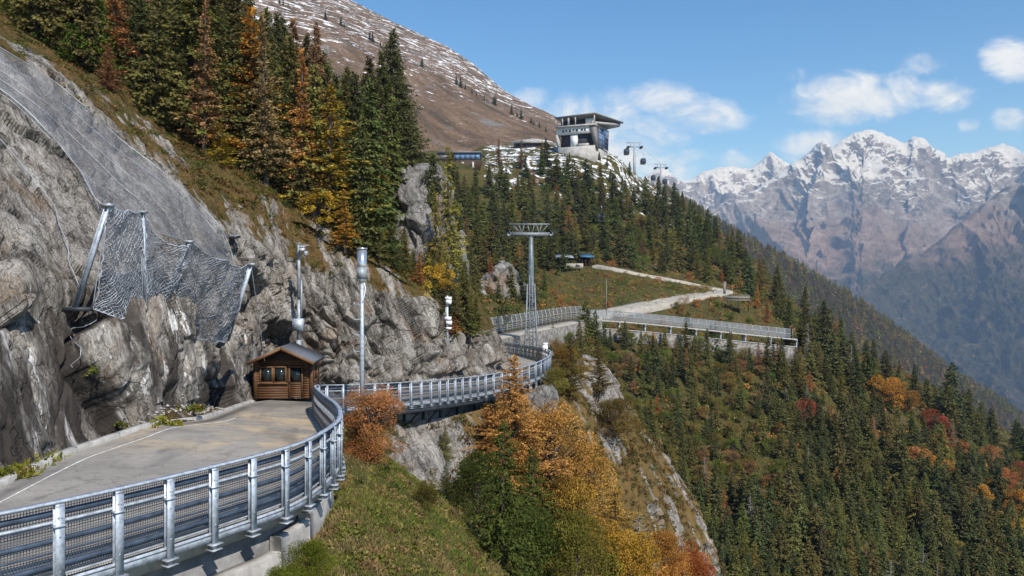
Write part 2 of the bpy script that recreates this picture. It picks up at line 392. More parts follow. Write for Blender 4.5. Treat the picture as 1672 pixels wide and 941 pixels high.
# ---------------------------------------------------------------- terrain: hillside beside the road
A_cols = [-260, 0, 100, 200, 300, 400, 500, 600, 700, 760, 800, 812]
A_rows = {
 -260: [(960, 13.0), (930, 14.6), (820, 16), (600, 19), (400, 23), (200, 29), (0, 35), (-80, 41), (-150, 47), (-300, 75), (-420, 120)],
 0: [(830, 18.6), (798, 20.3), (735, 21.6), (575, 24), (400, 28), (235, 35), (92, 42), (60, 48), (25, 55), (-100, 85), (-200, 135)],
 100: [(775, 22.5), (745, 24.2), (702, 25.6), (560, 27.5), (420, 31), (260, 38), (128, 46), (107, 51), (85, 57), (-50, 85), (-140, 135)],
 200: [(735, 26), (708, 28.2), (676, 29.6), (560, 31), (430, 34), (320, 40), (222, 48), (186, 53), (145, 59), (0, 90), (-80, 135)],
 300: [(700, 31), (676, 33), (655, 34.6), (570, 36), (470, 38.5), (385, 43), (310, 49), (267, 54), (220, 60), (80, 86), (0, 125)],
 400: [(675, 43), (656, 47), (636, 48.5), (580, 49.5), (520, 50.3), (452, 51), (400, 52.5), (347, 56), (280, 61), (140, 88), (70, 122)],
 500: [(668, 52), (648, 54), (618, 54.6), (560, 55.5), (505, 56.5), (462, 57.6), (432, 59), (387, 61), (328, 64), (215, 87), (160, 112)],
 600: [(660, 54.5), (645, 56.5), (618, 57), (572, 57.8), (530, 58.8), (492, 60), (466, 61), (432, 62), (402, 64), (300, 84), (245, 108)],
 700: [(640, 58.5), (624, 60.5), (602, 61), (573, 61.8), (545, 62.8), (521, 64), (501, 65), (486, 66.5), (468, 69), (390, 84), (350, 105)],
 760: [(625, 62), (610, 64), (594, 64.5), (575, 65.5), (560, 66.5), (546, 67.5), (534, 69), (522, 70.5), (510, 73), (470, 84), (455, 100)],
 800: [(612, 65.5), (600, 67), (590, 67.6), (580, 68.5), (572, 69.5), (564, 70.5), (558, 72), (552, 74), (546, 77), (535, 86), (528, 98)],
 812: [(606, 69), (598, 71), (592, 72), (587, 73.5), (581, 75), (575, 77), (570, 79.5), (565, 82.5), (560, 86), (556, 93), (556, 100)],
}
A_net = [[(c, *A_rows[c][r]) for c in A_cols] for r in range(11)]
A = Patch(A_net, 640, 760)
Vf = A.G.reshape(-1, 3); q = aniso(Vf, .4)
vv, uu = A.v.ravel(), A.u.ravel()
rockw = 1 - sstep(vv + .35 * fbm(Vf * .25, 3, 5), 5.6, 6.3)
foot = sstep(vv, .55, 2.0)
f1, f2, cid = worley(aniso(Vf, .28) * .24 + fbm(Vf * .3, 3, 9)[:, None] * .55, 3)
f1b, f2b, cidb = worley(aniso(Vf, .3) * .62 + fbm(Vf * .6, 3, 2)[:, None] * .4, 8)
f1c, f2c, cidc = worley(aniso(Vf, .28) * 1.7 + fbm(Vf * 1.1, 2, 3)[:, None] * .4, 18)
sz = np.clip((Vf[:, 1] / 36), .7, 1.3)
smooth_face = np.maximum(sstep(A.px.ravel(), 20, 60) * (1 - sstep(A.px.ravel(), 190, 260)) * sstep(A.py.ravel(), 230, 300) * (1 - sstep(A.py.ravel(), 450, 500)), sstep(vv, 3.9, 4.6) * (A.px.ravel() < 400))
low = 1 - .5 * (1 - sstep(vv, 3.0, 3.8)) * (A.px.ravel() < 430)
h_rock = ((cid - .5) * 2.7 - .7 * (1 - sstep(f2 - f1, 0, .16)) - f1 * .5 + low * ((cidb - .5) * .6 - .2 * (1 - sstep(f2b - f1b, 0, .10)) - .10 * (1 - sstep(f2b - f1b, 0, .05)) + (cidc - .5) * .24 - .08 * (1 - sstep(f2c - f1c, 0, .10))) + .45 * fbm(q * .5, 4, 21)) * (1 - .72 * smooth_face)
h_soft = .35 * fbm(Vf * .3, 4, 31) + .22 * (cidb - .5) + .12 * fbm(Vf * 1.4, 3, 33)
A.displace(foot * sz * (.95 * h_rock * rockw + h_soft * (1 - rockw)) + (.09 * fbm(aniso(Vf, .35) * 2.2, 4, 40) + .05 * (worley(aniso(Vf, .3) * 5., 44)[2] - .5)) * foot)
lw_ = (1 - sstep(A.v, 2.6, 3.4))[..., None]
for it in range(3): K = A.G.copy(); K[1:-1] = .5 * A.G[1:-1] + .25 * (A.G[:-2] + A.G[2:]); A.G = A.G * (1 - lw_) + K * lw_
A.done()
grassA = (1 - rockw) * (.60 + .62 * fbm(aniso(Vf, .25) * .45, 4, 50)) + (1 - sstep(vv, 1.0, 1.5)) * sstep(A.py.ravel(), 640, 660) * .55
grassA *= np.where(A.px.ravel() > 420, .86, 1.)
grassA = np.where(vv > 7.7, .95, grassA)
streakA = rockw * (1 - sstep(vv, 3.1, 4.0)) * (1 - sstep(A.px.ravel(), 420, 520)) + .25 * rockw
M['hill_near'] = hill_material('rock_and_heath')
o = A.obj('hillside', M['hill_near'], {'grass': grassA, 'streak': streakA}); o.data.polygons.foreach_set('use_smooth', ((A.v[:-1, :-1] > 6.2) | (A.v[:-1, :-1] < 3.1)).ravel()); kind(o, 'structure')

# ---------------------------------------------------------------- terrain: middle hill with the forest slope below it
Bc = {
 640: [(900, 82), (760, 92), (660, 100), (600, 106), (545, 112), (460, 124), (390, 145), (330, 180), (290, 230), (275, 280), (250, 330)],
 740: [(900, 84), (760, 94), (660, 103), (605, 111), (552, 122), (490, 136), (425, 165), (355, 210), (303, 255), (267, 288), (245, 340)],
 800: [(900, 85), (760, 95), (660, 105), (605, 115), (550, 128), (500, 142), (430, 185), (365, 225), (313, 270), (262, 310), (238, 360)],
 870: [(900, 86), (750, 97), (645, 110), (590, 124), (541, 139), (482, 166), (432, 205), (372, 240), (313, 285), (252, 325), (230, 390)],
 930: [(900, 88), (750, 103), (655, 119), (600, 134), (552, 150), (481, 181), (433, 212), (372, 250), (312, 290), (252, 328), (240, 370)],
 1000: [(960, 91), (800, 106), (685, 124), (612, 141), (556, 157), (489, 181), (438, 212), (382, 250), (322, 300), (256, 345), (262, 380)],
 1040: [(970, 92), (820, 107), (700, 125), (618, 143), (560, 159), (488, 183), (445, 212), (392, 255), (342, 310), (288, 375), (300, 420)],
 1100: [(980, 93), (840, 108), (720, 126), (632, 145), (566, 162), (485, 190), (455, 215), (412, 260), (367, 320), (324, 400), (342, 450)],
 1200: [(990, 95), (850, 110), (740, 128), (652, 147), (576, 165), (500, 190), (478, 212), (450, 250), (426, 290), (404, 330), (425, 370)],
 1300: [(990, 98), (860, 113), (750, 130), (668, 148), (590, 168), (546, 185), (531, 205), (520, 230), (510, 255), (502, 275), (530, 310)],
 1400: [(990, 103), (870, 118), (775, 137), (705, 152), (640, 167), (618, 184), (602, 201), (594, 220), (583, 238), (574, 252), (600, 285)],
 1500: [(990, 110), (880, 128), (800, 146), (742, 162), (697, 180), (673, 195), (653, 208), (645, 222), (634, 235), (626, 246), (652, 275)],
 1600: [(995, 117), (900, 134), (832, 152), (785, 167), (746, 182), (724, 194), (704, 207), (697, 220), (686, 232), (678, 243), (706, 270)],
 1700: [(1010, 122), (930, 138), (872, 155), (834, 168), (800, 182), (777, 194), (757, 206), (752, 219), (742, 230), (734, 240), (760, 265)],
 1850: [(1080, 124), (1010, 140), (960, 156), (925, 168), (892, 182), (870, 194), (850, 206), (832, 219), (816, 230), (805, 240), (830, 265)],
}
B_net = [[(c, *Bc[c][r]) for c in Bc] for r in range(11)]
B = Patch(B_net, 360, 460)
Vb = B.G.reshape(-1, 3); bv = B.v.ravel(); bpx, bpy_ = B.px.ravel().copy(), B.py.ravel().copy()
flatw = sstep(np.abs(bv - 4.0), .25, .8)      # keep the ledge of the footbridge calm
B.displace((2.2 * fbm(Vb * .03, 4, 60) + .7 * fbm(Vb * .15, 3, 61)) * flatw)
B.done()
meadow = sstep(bpx, 860, 900) * (1 - sstep(bpx, 1230, 1300)) * sstep(bv, 3.9, 4.2) * (1 - sstep(bv, 6.0, 6.4))
snowB = sstep(bv, 7.5, 8.6) * (1 - sstep(bpx, 1060, 1140)) * sstep(bpx, 770, 800) * .22 + .27 * sstep(bv, 6.9, 7.7) * (1 - sstep(bpx, 1080, 1180)) * sstep(bpx, 780, 800)
gB = .85 + .3 * fbm(Vb * .08, 3, 63)
M['hill_mid'] = hill_material('forest_floor', .35, [(0.25, (.035, .044, .013)), (.42, (.075, .078, .022)), (.54, (.115, .098, .03)), (.66, (.155, .10, .036)), (.8, (.17, .125, .055))], None, False, True, .3)
o = B.obj('forest_hillside', M['hill_mid'], {'grass': gB, 'snow': snowB}); kind(o, 'structure')

# ---------------------------------------------------------------- terrain: snow-streaked mountain behind
ridge = [(300, -70), (430, -2), (520, 31), (600, 66), (680, 107), (760, 149), (830, 185), (900, 221), (945, 243), (975, 275), (1010, 310)]
D_net = []
for r, (fr, d0) in enumerate([(1.5, 380), (.75, 440), (.35, 540), (0, 700), (-.25, 1000)]):
    D_net.append([(px, py + fr * (210 if px < 800 else 130), d0 * (1 if px < 850 else .9)) for px, py in ridge])
Dm = Patch(D_net, 200, 320); Vd = Dm.G.reshape(-1, 3)
rw = 1 - sstep(Dm.v.ravel(), 2.6, 3.0) * .6
Dm.displace((5 * fbm(Vd * .012, 5, 70) + 3.2 * ridged(Vd * .02, 4, 71)) * rw + .8 * fbm(Vd * .12, 3, 72)); Dm.done()
m, t = mat('snow_streaked_heath'); dv, p = dipvec(t, .3)
hc = t.ramp(t.noise(dv, .05, 7, .65, .4), [(.3, (.075, .062, .046)), (.45, (.145, .098, .062)), (.6, (.215, .145, .095)), (.75, (.26, .205, .155))])
hc = t.mix(t.smooth(t.noise(p, .03, 5, .6), .55, .68), hc, (.20, .19, .18))
hc = t.mix(t.smooth(t.noise(p, .4, 4, .7), .35, .7), t.mix(1., hc, (.6, .6, .6), 'MULTIPLY'), hc)
pz = t.sep(p)[2]; bench = t.noise(t.comb(t.math('MULTIPLY', t.sep(p)[0], .026), t.math('MULTIPLY', t.sep(p)[1], .010), t.math('MULTIPLY', pz, .085)), 2.3, 9, .76, 1.3)
hc = t.mix(t.smooth(t.math('ADD', bench, t.math('MULTIPLY', t.smooth(pz, 60, 240), .12)), .655, .70), hc, (.82, .84, .87))
t.out(t.bsdf(hc, .95, 0, t.bump(t.noise(p, .25, 6, .7), .7, 2.), .1))
o = Dm.obj('mountain_flank', m); kind(o, 'structure')

# ---------------------------------------------------------------- far forest ridge on the right
Er = [(1080, 305), (1150, 348), (1240, 404), (1350, 468), (1450, 532), (1550, 606), (1640, 668), (1760, 750), (1900, 850)]
E_net = []
for r, (dy_, d0) in enumerate([(420, 330), (170, 430), (60, 540), (0, 640), (60, 800), (300, 1000)]):
    E_net.append([(px - (60 if r == 4 else 0), py + dy_, d0 * 2.1) for px, py in Er])
E = Patch(E_net, 140, 200); Ve = E.G.reshape(-1, 3)
E.displace(9 * fbm(Ve * .006, 4, 80)); E.done()
o = E.obj('valley_hillside', hill_material('far_forest_floor', .1, [(0.22, (.022, .026, .010)), (.40, (.045, .042, .016)), (.52, (.085, .062, .026)), (.64, (.11, .075, .03)), (.8, (.13, .10, .06))], None, False, False, 1.5),
          {'grass': .80 + .4 * fbm(Ve * .012, 3, 82)}); kind(o, 'structure')

# ---------------------------------------------------------------- high mountains across the valley
def mountain(name, ridge, rows, amp, fs, seed, nr, nc, snow0, snow1, tree1):
    net = []
    for (dy_, d0, w) in rows: net.append([(px, py + dy_ * w_, d0) for (px, py, w_) in ridge])
    Pm = Patch(net, nr, nc); V = Pm.G.reshape(-1, 3)
    top = len(rows) - 2
    lock = 1 - .9 * np.exp(-((Pm.v.ravel() - top) / .5) ** 2)
    q = V * fs; q[:, 2] *= .38; q[:, 1] *= .38
    wq = q + .22 * np.stack([fbm(q * .8, 3, seed + 20), fbm(q * .8, 3, seed + 24), fbm(q * .8, 3, seed + 28)], 1)
    h = amp * ((ridged(wq, 7, seed, .56) - .42) * 1.5 + .22 * fbm(q * 3, 4, seed + 8)) * lock + amp * .17 * fbm(V * fs * 6, 6, seed + 12, .62) * (.3 + .7 * lock)
    Pm.displace(h); Pm.displace(amp * (.12 * (ridged(V * np.array([.0042, .0042, .0016]), 5, seed + 40) - .4) + .10 * fbm(V * .012, 4, seed + 50)), (0, 0, 1.)); Pm.done()
    m, t = mat(name + '_rock_and_snow'); p = t.geo('Position'); nz = t.sep(t.geo('Normal'))[2]; pz = t.sep(p)[2]
    rk = t.ramp(t.noise(p, .009, 10, .78, .5), [(.36, (.09, .082, .085)), (.5, (.31, .275, .26)), (.62, (.56, .52, .50))])
    heath = t.ramp(t.noise(p, .007, 10, .8, .4), [(.35, (.11, .085, .075)), (.5, (.30, .215, .18)), (.62, (.44, .335, .28)), (.72, (.58, .53, .49))])
    zz = t.math('ADD', pz, t.math('MULTIPLY', t.math('SUBTRACT', t.noise(p, .0028, 7, .65), .5), 900))
    c = t.mix(t.smooth(zz, snow0 * .35 + tree1 * .65, snow0 * .95), heath, rk)
    fo = t.ramp(t.noise(p, .022, 8, .85), [(.38, (.02, .026, .014)), (.50, (.065, .066, .032)), (.58, (.12, .095, .055)), (.66, (.34, .295, .26))])
    c = t.mix(t.smooth(zz, tree1 - 120, tree1 + 120), fo, c)
    sm = t.math('ADD', t.smooth(zz, snow0, snow1), t.math('MULTIPLY', t.math('SUBTRACT', t.noise(p, .0085, 10, .74, .8), .5), 3.0))
    sm = t.math('ADD', sm, t.math('MULTIPLY', t.math('SUBTRACT', nz, .55), 1.6))
    c = t.mix(t.math('MULTIPLY', t.smooth(sm, .52, .66), t.smooth(zz, snow0 - 150, snow0 + 100)), c, (.86, .88, .90))
    t.out(t.bsdf(c, .95, 0, t.bump(t.noise(p, .014, 10, .78), 1., 70.), .1))
    o = Pm.obj(name, m); kind(o, 'structure'); return Pm
far = [(980, 292), (1040, 290), (1082, 272), (1117, 295), (1143, 281), (1183, 270), (1222, 276), (1240, 266), (1261, 255), (1280, 262), (1300, 272), (1330, 284), (1400, 300), (1480, 310)]
mountain('snowy_mountain_range', [(x, y, 1.) for x, y in far], [(420, 5200, 0), (240, 6000, 0), (120, 6900, 0), (50, 7700, 0), (0, 8400, 0), (90, 9600, 0)], 260, .0013, 100, 300, 480, 760, 1450, -900)
main = [(1150, 345), (1200, 325), (1250, 298), (1290, 268), (1320, 250), (1344, 235), (1358, 241), (1385, 221), (1417, 213), (1440, 222), (1461, 230), (1478, 236), (1495, 228), (1530, 248), (1549, 259), (1564, 255), (1593, 249), (1632, 241), (1672, 262), (1750, 240), (1850, 260), (1960, 290)]
mountain('high_mountain', [(x, y, 1.) for x, y in main], [(520, 3300, 0), (330, 4300, 0), (190, 5200, 0), (90, 6000, 0), (35, 6500, 0), (0, 6900, 0), (80, 8000, 0)], 270, .0013, 140, 440, 760, 680, 1080, 120)
spur = [(1150, 640), (1250, 572), (1330, 520), (1420, 462), (1500, 410), (1570, 356), (1618, 322), (1672, 302), (1760, 280), (1900, 250)]
mountain('mountain_spur', [(x, y, 1.) for x, y in spur], [(620, 2300, 0), (420, 2900, 0), (220, 3500, 0), (90, 4000, 0), (0, 4500, 0), (120, 5000, 0)], 230, .0016, 180, 340, 560, 560, 1000, 200)
# the air: one box round the camera and the whole scene
hz = MB(); hz.box((0, 4960, -480), (34000, 10080, 3930))
m, t = mat('air'); v = t.node('ShaderNodeVolumePrincipled'); v.inputs['Color'].default_value = (.40, .62, 1.0, 1); v.inputs['Density'].default_value = HAZE
v.inputs['Absorption Color'].default_value = (1, 1, 1, 1); v.inputs['Anisotropy'].default_value = 0.0
t.out(None, v.outputs[0]); kind(hz.build('haze', m), 'stuff')
# valley floor under everything
Gd = MB(); Gd.add([(-14000, -3000, -2400), (14000, -3000, -2400), (14000, 14000, -2400), (-14000, 14000, -2400)], [(0, 1, 2, 3)])
kind(Gd.build('valley_ground', plain('valley_forest', (.03, .035, .015), .95, 0, .5, .01)), 'structure')
# ---------------------------------------------------------------- gully and grass shoulder under the road
g = {
 'a': [(240, 1060, 15.2), (400, 1010, 15.4), (560, 1090, 14.5), (760, 1230, 14), (900, 1450, 14)],
 'b': [(425, 965, 17.2), (500, 945, 17.3), (650, 1000, 17.3), (830, 1105, 18), (1000, 1300, 19)],
 'c': [(528, 850, 21.3), (580, 835, 21.8), (690, 875, 23), (800, 965, 25), (950, 1090, 28)],
 'd': [(525, 728, 30), (590, 735, 31), (655, 775, 32), (765, 860, 35), (880, 955, 38)],
 'e': [(535, 702, 41.5), (610, 712, 41.5), (675, 768, 42), (770, 850, 45), (900, 960, 50)],
 'f': [(625, 692, 49.5), (665, 728, 49), (730, 795, 50), (810, 875, 53), (920, 985, 58)],
 'g': [(755, 676, 57), (795, 712, 56.5), (850, 785, 58), (915, 870, 60), (1000, 975, 64)],
 'h': [(870, 640, 64.5), (930, 668, 65.5), (990, 752, 68), (1060, 850, 72), (1140, 960, 77)],
 'i': [(890, 606, 72.5), (945, 622, 75), (1012, 690, 78), (1085, 800, 80), (1175, 935, 84)],
 'j': [(880, 590, 82), (935, 596, 84), (985, 610, 86), (1045, 700, 86), (1150, 850, 88)],
 'k': [(850, 572, 95), (915, 575, 98), (965, 585, 100), (1010, 640, 98), (1120, 800, 98)],
}
G = Patch([[g[c][r] for c in g] for r in range(5)], 240, 420)
Vg = G.G.reshape(-1, 3); gv, gu = G.v.ravel(), G.u.ravel()
gpx, gpy = G.px.ravel().copy(), G.py.ravel().copy()
rocky = np.exp(-((gpx - 700) / 85) ** 2 - ((gpy - 735) / 70) ** 2) * (gu > 3.3) * 1.2
rocky += sstep(gu, 5.6, 6.8) * (.10 + .62 * sstep(fbm(aniso(Vg, .10) * .8, 4, 214), .02, .30))
rocky = np.clip(rocky + sstep(gu, 6.9, 7.6) * (1 - sstep(gu, 9.5, 10)) * np.exp(-((gpx - 990) / 38) ** 2) * .75 * (gpy < 690), 0, 1)
edge = sstep(gv, 0, .5)
w1, w2, wc = worley(aniso(Vg, .3) * .55 + fbm(Vg * .4, 3, 200)[:, None] * .4, 203)
v1, v2, vc = worley(aniso(Vg, .3) * 1.6 + fbm(Vg * .8, 2, 204)[:, None] * .3, 207)
G.displace(edge * ((.35 * fbm(Vg * .35, 4, 210) + .10 * fbm(Vg * 1.6, 3, 211)) * (.4 + .6 * sstep(gu, 2, 4)) + rocky * ((wc - .5) * 1.3 + (vc - .5) * .4 - .35 * (1 - sstep(w2 - w1, 0, .14)))))
G.done()
M['gully'] = hill_material('grass_and_slabs', 1.15, [(0.28, (.045, .055, .012)), (.42, (.085, .085, .022)), (.50, (.115, .098, .034)), (.58, (.14, .095, .045)), (.72, (.20, .155, .09))],
    [(0.0, (.035, .031, .028)), (.3, (.09, .082, .074)), (.5, (.17, .157, .143)), (.7, (.25, .232, .21)), (1.0, (.38, .36, .33))], False)
o = G.obj('embankment', M['gully'], {'grass': np.clip(1.0 - rocky, 0, 1) + .05, 'heath': sstep(gu, 4.4, 5.8)}); kind(o, 'structure')

# ---------------------------------------------------------------- the road
FT = [(-150, 870, 11.9), (18, 833, 12.9), (217, 790, 14.6), (420, 742, 17.2), (500, 721, 18.9), (549, 690, 21.5), (556, 671, 23.6), (548, 658, 28), (530, 645, 34.2), (517, 634, 40), (516, 629, 43.6), (532, 628.5, 45.4), (560, 628, 46.2), (620, 626, 48), (700, 621, 52),
      (760, 616, 56.5), (800, 611, 59.5), (850, 600, 63), (885, 588, 66.5), (899, 577.5, 71), (893, 570, 76), (862, 563.5, 82), (825, 558, 88), (808, 555, 92)]
LT = [(-380, 1010, 12.2), (-130, 868, 16.6), (0, 800, 20), (110, 745, 23.8), (165, 725, 25.6), (205, 712, 27.2), (250, 697, 29.3), (290, 685, 31.6), (333, 673.5, 34.6), (372, 664, 40), (420, 656, 47), (470, 653, 49.8), (515, 651, 51.4), (600, 645, 53.6), (700, 629, 58.4),
      (745, 620, 61.5), (775, 613, 64.2), (800, 601, 68.2), (811, 594, 71.5), (814, 588.5, 75), (813, 584, 78.5), (808, 577, 83), (795, 570, 88), (780, 567, 92)]
FTw = np.array([P(*p) for p in FT]); FTw[:5, 2] = -3.60; FTw[5, 2] = -3.62; FTw[6, 2] = -3.66
LTw = np.array([P(*p) for p in LT])
H_TOP = 1.40
NS = 460
Ft = cr(FTw, NS); Lt = cr(LTw, NS)
Rr = Ft.copy(); Rr[:, 2] -= H_TOP
Lr = Lt.copy(); Lr[:, 2] = .5 * Lr[:, 2] + .5 * Rr[:, 2]
def strip(name, La, Ra, m, nx=2, z=0., attrs=None, crown=0.):
    s_ = np.linspace(0, 1, nx)[None, :, None]
    V = La[:, None, :] * (1 - s_) + Ra[:, None, :] * s_; V[..., 2] += z
    n_, k = V.shape[:2]; idx = np.arange(n_ * k).reshape(n_, k)
    f = np.stack([idx[:-1, :-1], idx[:-1, 1:], idx[1:, 1:], idx[1:, :-1]], -1).reshape(-1, 4)
    nn_ = np.cross(V[0, 1] - V[0, 0], V[1, 0] - V[0, 0]); f = f if nn_[2] > 0 else f[:, ::-1]
    return mesh_np(name, V.reshape(-1, 3), [f], m, None, True, attrs)
nx = 14
al = np.concatenate([[0], np.cumsum(np.linalg.norm(np.diff(Rr, axis=0), axis=1))])
lane = np.repeat(np.linspace(0, 1, nx)[None], NS, 0); alg = np.repeat(al[:, None], nx, 1)
Vroad = Lr[:, None] * (1 - lane[..., None]) + Rr[:, None] * lane[..., None]
rpx, rpy = proj(Vroad)
sandw = np.clip(np.exp(-((rpx - 400) / 190) ** 2 - ((rpy - 702) / 30) ** 2) * 1.6, 0, 1)
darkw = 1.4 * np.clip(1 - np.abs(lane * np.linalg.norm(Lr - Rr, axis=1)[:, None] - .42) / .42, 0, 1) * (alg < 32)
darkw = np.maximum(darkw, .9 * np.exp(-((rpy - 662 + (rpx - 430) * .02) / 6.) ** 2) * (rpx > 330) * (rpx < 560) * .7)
o = strip('road', Lr, Rr, M['road'], nx, 0, {'sand': sandw, 'lane': lane, 'along': alg, 'dark': darkw}); kind(o, 'structure')
def inset(La, Ra, d0, d1):
    w = np.linalg.norm(Ra - La, axis=1, keepdims=True); dr = (Ra - La) / w
    return La + dr * d0, La + dr * d1
i_c = int(NS * 10.4 / 23)
a_, b_ = inset(Lr[:int(NS * 8.4 / 23)], Rr[:int(NS * 8.4 / 23)], 1.0, 1.07)
kind(strip('road_marking', a_, b_, M['line'], 2, .004), 'structure')
a_, b_ = inset(Rr, Lr, .32, .42)
kind(strip('edge_marking', a_[int(NS * 5 / 23):], b_[int(NS * 5 / 23):], M['line'], 2, .004), 'structure')
kb = MB(); kb.sweep(along(Lr[:int(NS * 9.9 / 23)], .5) + [0, 0, 0], [(-.22, -.3), (0, -.3), (0, .13), (-.22, .15)])
kind(kb.build('kerb', M['kerb']), 'structure')
kb = MB()
pk = along(Lr[:int(NS * 9.9 / 23)], 2.4)
for i in range(len(pk) - 1):
    d_ = unit(pk[i + 1] - pk[i]); kb.box(pk[i] + np.array([-d_[1], d_[0], 0]) * .11 + [0, 0, .0], (.235, .016, .31), (np.array([-d_[1], d_[0], 0]), d_, np.array([0, 0, 1.])))
kind(kb.build('kerb_joint', M['dark_steel']), 'structure')
kb = MB(); kb.sweep(along(Rr, .4), [(-.62, -.40), (-.22, -.40), (-.22, .10), (-.26, .11), (-.36, .09), (-.36, .01), (-.62, .01)])
kind(kb.build('deck_kerb', M['concrete']), 'structure')
# rough stony verge between kerb and rock: loose pale stones
def stones(name, pts, smin, smax, m, seed):
    r_ = np.random.default_rng(seed); mb = MB()
    ico = bpy.data.meshes.new('tmp'); import bmesh; bm = bmesh.new(); bmesh.ops.create_icosphere(bm, subdivisions=1, radius=1); bm.to_mesh(ico)
    V0 = np.array([v.co[:] for v in ico.vertices]); F0 = [tuple(p.vertices) for p in ico.polygons]; bm.free(); bpy.data.meshes.remove(ico)
    for p in pts:
        s_ = r_.uniform(smin, smax) * np.array([1, r_.uniform(.6, 1), r_.uniform(.35, .75)])
        V = V0 * (1 + r_.uniform(-.28, .28, (len(V0), 1))) * s_; a = r_.uniform(0, 6.28); c, s2 = math.cos(a), math.sin(a)
        mb.add(V @ np.array([[c, s2, 0], [-s2, c, 0], [0, 0, 1]]) + p, (), F0)
    return mb.build(name, m)
M['stone'] = plain('pale_stone', (.32, .30, .275), .95, 0, .4, 4)
pts = []
for k in range(1500):
    i = random.randrange(int(NS * 2.0 / 23), int(NS * 10 / 23)); d_ = unit(Lr[i] - Rr[i]); off = abs(random.gauss(0, .45)) + .22
    px_, py_ = proj(Lr[i])
    dens_ = .15 + math.exp(-((px_ - 150) / 45) ** 2) + .8 * math.exp(-((px_ - 410) / 40) ** 2) + .6 * math.exp(-((px_ - 330) / 25) ** 2)
    if random.random() < dens_: pts.append(Lr[i] + d_ * off * (1.6 if px_ < 220 else 1.) + [0, 0, .02 + .25 * max(0, off - .6)])
Af = A.flat[(A.v < 2.2).ravel()]
for p in pts:
    k_ = np.argmin((Af[:, 0] - p[0]) ** 2 + (Af[:, 1] - p[1]) ** 2); p[2] = Af[k_, 2] + .04
kind(stones('gravel', pts, .02, .085, M['stone'], 3), 'stuff')

# ---------------------------------------------------------------- walls under the road
def offs(pts, d, dz=0.):
    pts = np.asarray(pts, float); tg = np.gradient(pts, axis=0); tg[:, 2] = 0; tg = unit(tg); sd = np.cross(tg, [0, 0, 1.])
    q_ = pts + sd * d; q_[:, 2] += dz; return q_
def seg(i0, i1): return slice(int(NS * i0 / 23), int(NS * i1 / 23) + 1)
wl = empty('retaining_wall', tuple(Rr[int(NS * 3 / 23)] - [0, 0, 2]), 'pale stained concrete retaining wall under the nearest guard fence', 'wall')
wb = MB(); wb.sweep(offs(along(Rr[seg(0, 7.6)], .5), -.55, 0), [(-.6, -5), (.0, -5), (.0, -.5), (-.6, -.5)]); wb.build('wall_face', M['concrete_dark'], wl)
Rn = along(Rr[seg(1, 6.2)], .25)
lens = 0
wpos = [(.6, 2.6, .62), (2.62, 3.55, .45), (3.57, 4.3, .12), (4.32, 5.2, -.02), (5.22, 6.4, -.06)]
for (a0, a1, dn) in wpos:
    b_ = MB(); sg = offs(along(Rr[seg(a0, a1)], .4), -.50)
    b_.sweep(sg, [(0, -4.2), (.34, -4.2), (.30, -.62 - dn), (.28, -.58 - dn), (0, -.58 - dn)]); b_.build('wall_block', M['concrete'], wl)
sw = empty('support_wall', tuple(Rr[int(NS * 14 / 23)] - [0, 0, 2]), 'shaded grey wall carrying the road out to the bend, with dark steel brackets', 'wall')
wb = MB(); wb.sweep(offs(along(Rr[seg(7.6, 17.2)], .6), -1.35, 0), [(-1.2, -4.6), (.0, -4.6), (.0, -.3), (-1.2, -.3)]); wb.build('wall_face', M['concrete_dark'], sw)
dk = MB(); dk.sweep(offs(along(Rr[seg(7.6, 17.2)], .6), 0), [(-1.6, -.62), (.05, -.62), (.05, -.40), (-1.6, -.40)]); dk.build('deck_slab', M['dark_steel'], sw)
br = offs(along(Rr[seg(8.2, 17.0)], 2.2), -.1)
for i, p in enumerate(br[:-1]):
    tg = unit(br[i + 1] - p); sd = np.cross(tg, [0, 0, 1.]); b_ = MB()
    b_.bar(p - sd * 1.2 + [0, 0, -3.3], p - sd * 1.2 + [0, 0, -.6], .18, .16); b_.bar(p - sd * 1.15 + [0, 0, -1.9], p - sd * .1 + [0, 0, -.66], .12, .12); b_.bar(p - sd * 1.3 + [0, 0, -.68], p + [0, 0, -.68], .14, .16)
    b_.build('bracket', M['dark_steel'], sw)
bw = empty('bend_wall', tuple(Rr[int(NS * 18 / 23)] - [0, 0, 2]), 'dark curved wall under the fence at the far bend of the road', 'wall')
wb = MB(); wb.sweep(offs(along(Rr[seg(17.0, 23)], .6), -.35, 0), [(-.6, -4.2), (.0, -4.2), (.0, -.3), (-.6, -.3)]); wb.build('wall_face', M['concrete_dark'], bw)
for p in offs(along(Rr[seg(17.1, 20)], 1.1), -.22):
    b_ = MB(); b_.bar(p + [0, 0, -2.4], p + [0, 0, -.45], .14, .14); b_.build('wall_rib', M['dark_steel'], bw)

